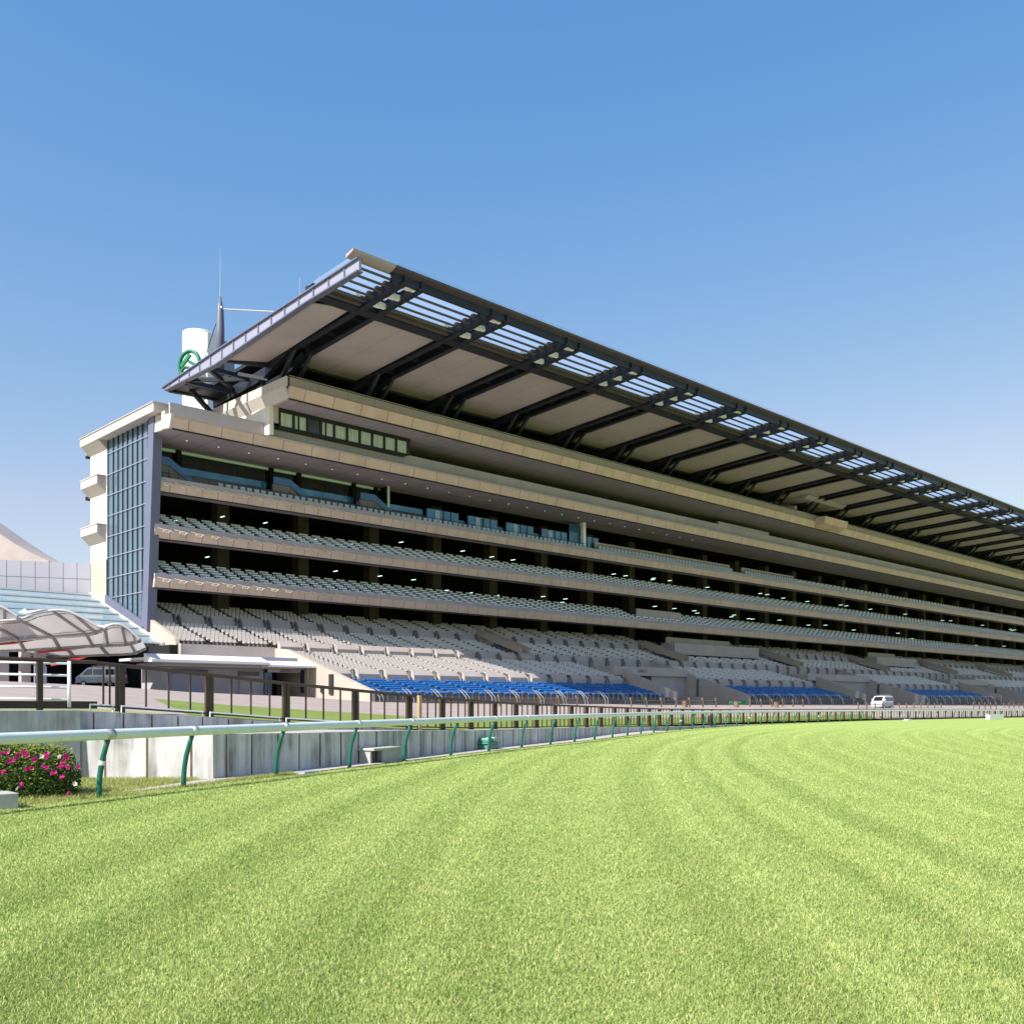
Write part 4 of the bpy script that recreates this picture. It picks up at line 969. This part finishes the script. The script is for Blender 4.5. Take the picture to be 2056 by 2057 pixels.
# ------------------------------------------------------------------ white racing rail
RR = thing('racing_rail', 'white tubular running rail on curved green posts beside the turf', 'rail', (6.94, 18, 0))
XP = [-2.2, .9, 4.0, 6.94, 8.98, 11.83, 14.78, 17.54, 20.57, 23.43, 26.3, 29.25, 32.12, 34.9]
x = 37.9
while x < 330: XP.append(x); x += 3.0*(1 if x < 80 else 1.1)
def rdir(x):
    e = .5; d = Vector((2*e, curve_y(x+e)-curve_y(x-e), 0)).normalized(); return d, Vector((d.y, -d.x, 0))
HR = 1.16
path = []
for x in list(np.arange(-40, 60, 1.5)) + list(np.arange(60, 350, 4)):
    d, n = rdir(x); path.append(Vector((x, curve_y(x), ztrack(x)+HR)) + n*.22)
MB().tube(path, .098, 14).build('rail_tube', M['railwhite'], RR, smooth=True)
for i, x in enumerate(XP[:96]):
    d, n = rdir(x); o = Vector((x, curve_y(x), ztrack(x)))
    P = MB().tube([o + n*u + Vector((0, 0, z)) for u, z in ((-.02, -.05), (-.02, .2), (.0, .42), (.05, .66), (.13, .9), (.21, HR-.06))], [.052, .052, .05, .05, .048, .045], 12).build('post', M['green'], RR, smooth=True)
    if i in (3,) or (i > 18 and i % 6 == 1): MB().tube([o+n*.035+Vector((0, 0, .60)), o+n*.05+Vector((0, 0, .68))], .056, 12).build('band', M['whitepaint'], P)
    if i < 12: MB().tube([path_ for path_ in (o+n*.22-d*.09+Vector((0, 0, HR+.0)), o+n*.22+d*.09+Vector((0, 0, HR+.0)))], .1005, 14).build('clamp', M['rail_metal'] if i == 3 else M['railwhite'], P, smooth=True)
# ------------------------------------------------------------------ brown pipe barriers out on the apron
def barrier(x0, n, y, i):
    z = apron_z(x0+n*1.4, y); T = thing('crowd_barrier', '', 'barrier', (x0, y, z), 'brown pipe barriers on the apron')
    for k in range(n):
        x = x0+2.6*k; h = .95
        MB().tube([(x, y, z-.1), (x, y, z+.5), (x-.05, y, z+.8), (x-.25, y-.05, z+h+.15)], .075, 8).build('post', M['copper'], T, smooth=True)
    for h in (.45, .8): MB().tube([(x0, y, z+h), (x0+2.6*(n-1), y, z+h)], .03, 6).build('rail', M['copper'], T)
    return T
WORD = ['nearest', 'second', 'third', 'fourth', 'fifth', 'sixth', 'seventh', 'eighth', 'ninth', 'tenth']
bx = 60; i = 0
for i in range(10):
    n = (5, 7, 6, 4, 7, 5, 7, 6, 7, 7)[i]; y = (63.5, 64.5, 66.0, 63, 65, 63.5, 65.5, 64, 65.5, 64)[i]
    T = barrier(bx, n, y, i); T['label'] = '%s brown pipe barrier with bent post tops on the apron' % WORD[i]; bx += 2.6*n + 7
# bins beside the barriers
for i, (px, lb) in enumerate(((1375, 'brown litter bin below the gate 2 wall on the apron'), (1478, 'brown litter bin in front of the green sign'), (1558, 'brown litter bin right of the green sign'))):
    p = onY(px, 1415, 64.8); z = apron_z(p.x, 64.8)
    b = MB().tube([(p.x, 64.8, z-.1), (p.x, 64.8, z+.75)], .3, 12).tube([(p.x, 64.8, z+.752), (p.x, 64.8, z+.8)], .33, 12)
    tag(b.build('litter_bin', M['copper']), lb, 'bin', 'brown bins on the apron')
# green sign
p0, p1 = onY(1462, 1424, 73.6), onY(1497, 1424, 73.6)
SG = thing('sign', 'green direction sign with white arrow and lettering below the second blue block', 'sign', (p0.x, 73.6, p0.z))
zt = onY(1462, 1407, 73.6).z; zb0 = onY(1462, 1423.5, 73.6).z
MB().box(p0.x, p1.x, 73.6, 73.68, zb0, zt).build('board', M['signgreen'], SG)
w_ = p1.x-p0.x; h_ = zt-zb0
rg = MB().tube([(p0.x+.13*w_+.085*w_*math.cos(a), 73.57, zb0+.66*h_+.18*h_*math.sin(a)) for a in np.linspace(0, 2*PI, 17)], .07, 6, False).build('symbol', M['whitepaint'], SG)
MB().prism([(p0.x+.06*w_, zb0+.14*h_), (p0.x+.22*w_, zb0+.14*h_), (p0.x+.12*w_, zb0+.36*h_)], 73.56, 73.595, 'y').build('arrow', M['whitepaint'], SG)
MB().box(p0.x+.28*w_, p0.x+.36*w_, 73.57, 73.597, zb0+.68*h_, zb0+.84*h_).box(p0.x+.44*w_, p0.x+.70*w_, 73.57, 73.597, zb0+.68*h_, zb0+.84*h_).box(p0.x+.64*w_, p0.x+.92*w_, 73.57, 73.597, zb0+.36*h_, zb0+.54*h_).build('lettering', M['whitepaint'], SG)
# ------------------------------------------------------------------ vans
def van(name, label, loc, rz):
    T = thing(name, label, 'van', (0, 0, 0), 'white vans')
    # side profile (x forward)
    low = [(-2.3, .38), (-2.3, .95), (2.28, .95), (2.35, .75), (2.32, .38)]
    MB().prism(low, -.84, .84, 'y').build('lower_body', M['vangrey'], T, bevel=.06)
    upp = [(-2.3, .953), (-2.24, 1.3), (-2.12, 1.86), (-1.9, 1.95), (.9, 1.95), (1.15, 1.86), (1.95, 1.18), (2.26, 1.06), (2.28, .953)]
    MB().prism(upp, -.82, .82, 'y').build('body', M['vanwhite'], T, bevel=.07)
    MB().slab([(1.93, -.68, 1.21), (1.93, .68, 1.21), (1.19, .62, 1.84), (1.19, -.62, 1.84)], .02).build('windscreen', M['vanglass'], T)
    for s in (-1, 1):
        y = s*.826
        for a, b, c, d in ((1.55, .55, 1.05, .55), (.42, -.75, .42, -.75), (-.88, -2.02, -.88, -1.98)):
            q = [(a, y, 1.2), (b, y, 1.2), (d, y, 1.75), (c, y, 1.75)]
            MB().slab(q if s < 0 else q[::-1], -.012 if s < 0 else -.012).build('side_window', M['vanglass'], T)
        MB().box(1.35, 1.5, y-.02 if s > 0 else y-.2, y+.2 if s > 0 else y+.02, 1.25, 1.5).build('mirror', M['vanwhite'], T, bevel=.03)
        MB().box(2.27, 2.34, s*.66-.15, s*.66+.15, .78, .96).build('headlight', M['lampclear'], T)
        MB().box(-2.34, -2.24, s*.76-.07, s*.76+.07, .75, 1.2).build('taillight', M['lampred'], T)
        for x in (-1.35, 1.45):
            w = MB().tube([(x, s*.62, .31), (x, s*.86, .31)], .31, 20).build('wheel', M['rubber'], T)
            MB().tube([(x, s*.855, .31), (x, s*.875, .31)], .19, 14).build('rim', M['rim'], w)
    MB().slab([(-2.24, -.62, 1.28), (-2.24, .62, 1.28), (-2.12, .58, 1.8), (-2.12, -.58, 1.8)], -.045).build('rear_window', M['vanglass'], T)
    MB().box(2.3, 2.42, -.82, .82, .32, .55).box(-2.4, -2.29, -.82, .82, .34, .58).build('bumper', M['vangrey'], T, bevel=.04)
    MB().box(2.3, 2.345, -.4, .4, .64, .78).build('grille', M['inkgrey'], T)
    r = MB()
    for s in (-.6, .6): r.bar((-1.7, s, 2.06), (.7, s, 2.06), .04)
    for x in (-1.6, -.6, .5): r.bar((x, -.68, 2.09), (x, .68, 2.09), .04); r.bar((x, -.6, 1.94), (x, -.6, 2.06), .04); r.bar((x, .6, 1.94), (x, .6, 2.06), .04)
    r.build('roof_rack', M['rim'], T)
    T.location = loc; T.rotation_euler.z = rz; return T
vp = onY(1771, 1417.5, 66); VZ = apron_z(vp.x, 66)
van('parked_van', 'white van with roof rack parked on the apron before the far blue seats', (vp.x, 66, VZ), math.radians(184))
vp2 = at(205, 1380, 97); van('parked_van', 'white van parked in the shade under the membrane canopies, seen through the fence', (vp2.x, vp2.y, vp2.z), math.radians(128))
# ------------------------------------------------------------------ small things near the wall
bn = thing('concrete_bench', 'pale precast concrete bench with open end against the stained wall', 'bench', (17.0, 22.75, 0))
bd = (Vector((17.6, 23.3))-Vector((13.3, 21.65))).normalized(); ang = math.atan2(bd.y, bd.x)
def loc_box(b, o, ang, x0, x1, y0, y1, z0, z1):
    c, s = math.cos(ang), math.sin(ang); n = len(b.v); b.box(x0, x1, y0, y1, z0, z1)
    for i in range(n, len(b.v)): x, y, z = b.v[i]; b.v[i] = (o[0]+c*x-s*y, o[1]+s*x+c*y, o[2]+z)
    return b
bo = onZ(752, 1534, 0); bo = (bo.x, bo.y, 0)
loc_box(MB(), bo, ang, -.1, 1.35, -.05, .5, .36, .43).build('seat', M['conc_plain'], bn, bevel=.015)
loc_box(MB(), bo, ang, .42, 1.3, -.02, .04, 0, .357).build('front_panel', M['conc_plain'], bn)
loc_box(MB(), bo, ang, -.06, .02, .1, .46, 0, .357).build('side_panel', M['conc_plain'], bn)
gb0 = onZ(985, 1505, 0)
gbx = thing('storage_box', 'green plastic storage box with pale lid standing against the wall', 'box', (gb0.x, gb0.y, 0))
g2 = math.atan2(2.6, 6); go = (gb0.x, gb0.y+.05, ztrack(gb0.x)+.01)
loc_box(MB(), go, g2, 0, .86, 0, .5, 0, .2).build('body', M['boxgreen'], gbx, bevel=.03)
loc_box(MB(), go, g2, -.06, .92, -.04, .54, .203, .25).build('rim', M['boxgreen'], gbx, bevel=.01)
loc_box(MB(), go, g2, .02, .46, .02, .48, .253, .42).build('lid', M['boxgreen'], gbx, bevel=.05)
loc_box(MB(), go, g2, .47, .84, .02, .48, .253, .43).build('lid', M['boxgreen2'], gbx, bevel=.04)
tag(loc_box(MB(), (onZ(612, 1556, 0).x, onZ(612, 1556, 0).y, 0), ang, 0, .55, 0, .35, 0, .06).build('drain_cover', M['vangrey']), 'flat grey drain cover on the path by the turf edge', 'drain cover')
cb = onZ(18, 1626, 0)
tag(MB().box(cb.x-1.2, cb.x+.12, cb.y-.1, cb.y+.45, -.05, .27).build('concrete_block', M['conc_plain'], bevel=.015), 'rough concrete block at the left edge below the azalea bush', 'block')
bk0 = onZ(1560, 1459, ztrack(62)); bq = (63.6, curve_y(63.6)+1.0, ztrack(64))
bag = MB(); bag.tube([(bq[0], bq[1], bq[2]), (bq[0], bq[1], bq[2]+.25), (bq[0], bq[1], bq[2]+.65), (bq[0], bq[1], bq[2]+.85), (bq[0], bq[1], bq[2]+.9)], [.14, .19, .2, .13, .04], 12)
tag(bag.build('covered_post', M['rubber'], smooth=True), 'black hooded post standing between the white rail and the fence', 'post')
wq = Vector((133, 47.5, ztrack(133)))
wb = MB().box(wq.x, wq.x+5, wq.y, wq.y+.5, wq.z, wq.z+.6); tag(wb.build('white_board', M['whitepaint']), 'low white board at the turf edge near the right side', 'board')
wb = MB().box(112, 113.2, 49.2, 49.6, ztrack(112), ztrack(112)+.16); tag(wb.build('marker_block', M['whitepaint']), 'tiny white marker block lying on the far turf', 'marker')
# ------------------------------------------------------------------ azalea bush
AZ = thing('azalea_bush', 'clipped azalea bush with magenta and white flowers at the left edge', 'bush', tuple(at(60, 1610, 17.6)))
base = at(40, 1600, 17.8); base.z = 0
def bush_pt(shell=.62):
    while True:
        p = rng.uniform(-1, 1, 3); p[2] = abs(p[2])
        r = (abs(p[0])**2.6 + abs(p[1])**2.6 + abs(p[2])**3.2)**(1/2.7)
        if shell < r < 1 and rng.random() > .12: return p
RGT = Vector((CA, -CB, 0)); FWD = Vector((CB, CA, 0))
def bw(p): 
    k = 1 + .06*math.sin(7*p[0]+3*p[2]) + .05*math.sin(11*p[1]+5*p[0]); ux = p[0]*1.62 - .62
    if p[0] > 0: ux = p[0]*1.18 - .62*1
    return base + RGT*(ux+.36) + FWD*(p[1]*.75+.3) + Vector((0, 0, .04 + p[2]*.93*k))
def leaves(n, shell, size, name, m, thick=None):
    V = []; Fc = []
    for i in range(n):
        p = bush_pt(shell); c = bw(p)
        ax = Vector(rng.normal(0, 1, 3)); ax.z = abs(ax.z)*.6+.25; ax.x += p[0]*.9; ax.normalize()
        t = ax.cross(Vector(rng.normal(0, 1, 3))).normalized(); b2 = ax.cross(t)
        L = size*rng.uniform(.6, 1.3); w = L*.42
        o = len(V); V += [c-t*L*.5, c-t*.05*L+b2*w*.5, c+t*L*.5, c-t*.05*L-b2*w*.5]; Fc += [(o, o+1, o+2, o+3)]
    b = MB(); b.v = [tuple(v) for v in V]; b.f = Fc; o = b.build(name, m, AZ); return o
def leafmat(name, a, b_, c_, tr=.35):
    m, nt, b = nodes(name); P = pos(nt)
    c = mix(nt, ramp(nt, noise(nt, P, 9, 4), .35, .65), a, b_); c = mix(nt, ramp(nt, noise(nt, P, 31, 3), .5, .75), c, c_)
    nt.links.new(c, b.inputs['Base Color']); b.inputs['Roughness'].default_value = .45; b.inputs['Specular IOR Level'].default_value = .35
    t = N(nt, 'ShaderNodeBsdfTranslucent'); nt.links.new(c, t.inputs[0]); ms = N(nt, 'ShaderNodeMixShader'); ms.inputs[0].default_value = tr
    nt.links.new(b.outputs[0], ms.inputs[1]); nt.links.new(t.outputs[0], ms.inputs[2]); nt.links.new(ms.outputs[0], nt.nodes['Material Output'].inputs[0])
    return m
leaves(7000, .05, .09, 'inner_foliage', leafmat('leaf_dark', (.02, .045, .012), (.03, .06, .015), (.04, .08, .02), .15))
leaves(11000, .7, .05, 'foliage', leafmat('leaf_green', (.05, .12, .02), (.15, .24, .04), (.26, .32, .06)))
# fresh yellow green shoots on top
V = MB()
for i in range(5200):
    p = bush_pt(.9)
    if rng.random() > p[2]**1.6*1.1: continue
    c = bw(p*1.045)+Vector((0, 0, .015)); ax = Vector((rng.normal(0, .5), rng.normal(0, .5), 1)).normalized(); t = ax.cross(Vector(rng.normal(0, 1, 3))).normalized(); b2 = ax.cross(t); L = .055*rng.uniform(.7, 1.3)
    V.add([c-t*L*.5, c+b2*L*.2, c+t*L*.5, c-b2*L*.2], [(0, 1, 2, 3)])
V.build('young_shoots', leafmat('leaf_young', (.36, .42, .05), (.50, .50, .09), (.30, .38, .06), .5), AZ)
V = MB()
for i in range(34):
    a = base + RGT*rng.uniform(-1.2, .7) + FWD*rng.uniform(-.1, .6); tip = a + RGT*rng.uniform(-.3, .3) + FWD*rng.uniform(-.45, .2) + Vector((0, 0, rng.uniform(.45, .8)))
    V.tube([a, a.lerp(tip, .5)+RGT*rng.uniform(-.08, .08), tip], [.012, .009, .005], 5)
V.build('branches', mat('twig', (.22, .17, .12), .8), AZ)
pink = leafmat('petal_magenta', (.62, .02, .26), (.75, .05, .40), (.6, .02, .22), .3); whitep = leafmat('petal_white', (.75, .70, .68), (.8, .75, .72), (.75, .6, .6), .3)
FL = [(2, 1513), (14, 1512), (25, 1527), (19, 1528), (33, 1521), (36, 1515), (48, 1511), (52, 1517), (57, 1516), (66, 1525), (71, 1524), (84, 1518), (95, 1515), (93, 1520), (119, 1519), (131, 1518), (135, 1523), (127, 1527), (121, 1540), (126, 1536), (157, 1542), (8, 1551), (53, 1544), (62, 1543), (95, 1543), (104, 1552), (110, 1550), (126, 1561), (138, 1593), (43, 1576), (152, 1575), (88, 1540), (135, 1540)]
for i, (px, py) in enumerate(FL):
    white = i in (11, 14, 30); fb = MB()
    for q in range(3 if not i % 3 else 2):
        c = at(px + rng.uniform(-2, 2), py + rng.uniform(-2, 2), 17.05 + (.25 if py < 1530 else 0)); ax = (Vector((0, 0, ZE))-c).normalized() + Vector(rng.normal(0, .45, 3)); ax.normalize(); t0 = ax.cross(Vector((0, 0, 1))).normalized(); u0 = ax.cross(t0)
        for k in range(5):
            a0 = 2*PI*k/5 + q; d = t0*math.cos(a0)+u0*math.sin(a0); e = ax.cross(d)
            fb.add([c-ax*.012, c+d*.022+e*.018+ax*.006, c+d*.042+ax*.014, c+d*.022-e*.018+ax*.006], [(0, 1, 2, 3)])
    fo = fb.build('flower', whitep if white else pink, AZ)
    if white: fo['label'] = 'white azalea flower'
# ------------------------------------------------------------------ turf blades near the camera
def blades(total, r0, r1):
    u = rng.random(total*2)
    e = .36; d = (r0**e + u*(r1**e - r0**e))**(1/e)
    lat = rng.uniform(-.60, .60, total*2)*d + rng.uniform(-.3, .3, total*2)
    X = CA*lat + CB*d; Y = -CB*lat + CA*d
    yr = np.array([curve_y(v) for v in np.linspace(-20, 60, 161)]); lim = np.interp(X, np.linspace(-20, 60, 161), yr) - .12
    ok = (Y < lim) & (rng.random(total*2) < np.clip((r1-d)/(r1*.55), 0, 1)); X, Y, d = X[ok][:total], Y[ok][:total], d[ok][:total]; n = len(X)
    h = rng.uniform(.018, .044, n); w = rng.uniform(.0016, .0031, n)*(d/5)**.4
    ph = rng.uniform(0, 2*PI, n); lean = rng.uniform(.15, 1.15, n)*h
    # blades lean at random; light and dark of the mowing bands is in their colour
    dx, dy = np.cos(ph), np.sin(ph); sx, sy = -dy*w, dx*w
    la = rng.uniform(0, 2*PI, n); lx, ly = np.cos(la)*lean, np.sin(la)*lean
    z0 = np.array([ztrack(v) for v in X])
    V = np.empty((n, 5, 3))
    V[:, 0] = np.stack([X-sx, Y-sy, z0], 1); V[:, 1] = np.stack([X+sx, Y+sy, z0], 1)
    V[:, 2] = np.stack([X+sx*.8+lx*.4, Y+sy*.8+ly*.4, z0+h*.62], 1); V[:, 3] = np.stack([X-sx*.8+lx*.4, Y-sy*.8+ly*.4, z0+h*.62], 1)
    V[:, 4] = np.stack([X+lx, Y+ly, z0+h*np.sqrt(np.maximum(.25, 1-(lean/h)**2*.55))], 1)
    me = bpy.data.meshes.new('turf_blades'); me.vertices.add(n*5); me.vertices.foreach_set('co', V.reshape(-1))
    idx = np.arange(n)[:, None]*5; lo = np.concatenate([idx+np.array([[0, 1, 2, 3]]), idx+np.array([[3, 2, 4]])], 1).reshape(-1)
    me.loops.add(n*7); me.loops.foreach_set('vertex_index', lo.astype(np.int32))
    me.polygons.add(n*2); ls = (np.arange(n)[:, None]*7 + np.array([[0, 4]])).reshape(-1); me.polygons.foreach_set('loop_start', ls.astype(np.int32))
    try: me.polygons.foreach_set('loop_total', np.tile(np.array([4, 3], dtype=np.int32), n))
    except Exception: pass
    me.update(calc_edges=True); me.validate()
    a = me.attributes.new('tint', 'FLOAT', 'POINT'); a.data.foreach_set('value', np.repeat(rng.random(n), 5).astype(np.float32))
    me.materials.append(M['blade']); o = bpy.data.objects.new('turf_blades', me); COL.objects.link(o)
    tag(o, 'short upright blades of mown grass in the near foreground turf', 'grass', kind='stuff')
blades(1250000, 4.6, 75)
def rough(n):
    X = rng.uniform(-3, 12.5, n*2); t = rng.random(n*2)
    yr = np.interp(X, np.linspace(-20, 60, 161), np.array([curve_y(v) for v in np.linspace(-20, 60, 161)]))
    top = np.interp(X, [8.3, 10.4, 13.3, 17.6], [22.6, 20.4, 21.6, 23.4]); Y = yr - .1 + t*(top-yr+.1)
    ok = ~((X > 7.2) & (Y > yr+.25) & (Y < yr+.25+.0*X+.35*np.clip(X-7.4, 0, 3))); X, Y = X[ok][:n], Y[ok][:n]; n = len(X)
    h = rng.uniform(.03, .10, n); w = rng.uniform(.004, .008, n); ph = rng.uniform(0, 2*PI, n); la = rng.uniform(0, 2*PI, n); ln = rng.uniform(.3, 1.0, n)*h
    V = np.empty((n, 3, 3)); V[:, 0] = np.stack([X-np.cos(ph)*w, Y-np.sin(ph)*w, 0*X], 1); V[:, 1] = np.stack([X+np.cos(ph)*w, Y+np.sin(ph)*w, 0*X], 1); V[:, 2] = np.stack([X+np.cos(la)*ln, Y+np.sin(la)*ln, h], 1)
    me = bpy.data.meshes.new('rough_grass'); me.from_pydata(V.reshape(-1, 3).tolist(), [], np.arange(n*3).reshape(-1, 3).tolist())
    me.materials.append(leafmat('rough_blade', (.30, .34, .09), (.40, .38, .15), (.20, .28, .06), .3)); o = bpy.data.objects.new('rough_grass', me); COL.objects.link(o)
    tag(o, 'uneven yellowing grass blades on the verge below the concrete wall', 'grass', kind='stuff')
rough(60000)
# ------------------------------------------------------------------ light, sky, camera
SKYG = [(10.4, 1.50), (4.52, .80), (4.26, .342)]
el = math.atan(1/1.1)
W_ = bpy.data.worlds.new('World'); S.world = W_; W_.use_nodes = True
nt = W_.node_tree; bg = nt.nodes['Background']
sky = nt.nodes.new('ShaderNodeTexSky'); sky.sky_type = 'NISHITA'; sky.sun_disc = False
sky.sun_elevation = el; sky.sun_rotation = math.radians(-91.5); sky.altitude = 60; sky.air_density = 1.0; sky.dust_density = .9; sky.ozone_density = 4.0
sx = nt.nodes.new('ShaderNodeSeparateColor'); cx_ = nt.nodes.new('ShaderNodeCombineColor'); nt.links.new(sky.outputs[0], sx.inputs[0])
chans = []
for i, (gain, g) in enumerate(SKYG):
    v = math_(nt, 'MULTIPLY', math_(nt, 'POWER', math_(nt, 'MULTIPLY', sx.outputs[i], .198), g), gain)
    chans.append(math_(nt, 'MINIMUM', v, 9.0))
nt.links.new(math_(nt, 'MINIMUM', chans[0], math_(nt, 'MULTIPLY', chans[1], .80)), cx_.inputs[0]); nt.links.new(chans[1], cx_.inputs[1])
nt.links.new(math_(nt, 'MAXIMUM', chans[2], math_(nt, 'MULTIPLY', chans[1], 1.12)), cx_.inputs[2])
nt.links.new(cx_.outputs[0], bg.inputs[0]); bg.inputs[1].default_value = .11
sl = bpy.data.lights.new('sun', 'SUN'); sl.energy = 4.8; sl.angle = math.radians(.53); sl.color = (1, .955, .88)
so = bpy.data.objects.new('sun', sl); COL.objects.link(so)
so.rotation_euler = Vector((1.1, .03, -1)).to_track_quat('-Z', 'Y').to_euler(); so.location = (-60, 0, 80)
cam = bpy.data.cameras.new('camera'); co = bpy.data.objects.new('camera', cam); COL.objects.link(co); S.camera = co
cam.sensor_fit = 'VERTICAL'; cam.sensor_width = 36; cam.sensor_height = 36; cam.lens = 36*F/2057
cam.shift_y = (HZ-1028.5)/2057; cam.clip_end = 5000; cam.clip_start = .1
co.location = (0, 0, ZE); co.rotation_euler = (PI/2, 0, -math.atan2(CB, CA))
S.view_settings.view_transform = 'Standard'; S.view_settings.look = 'None'; S.view_settings.exposure = .85; S.view_settings.gamma = 1
S.cycles.max_bounces = 6; S.cycles.diffuse_bounces = 3; S.cycles.transparent_max_bounces = 8
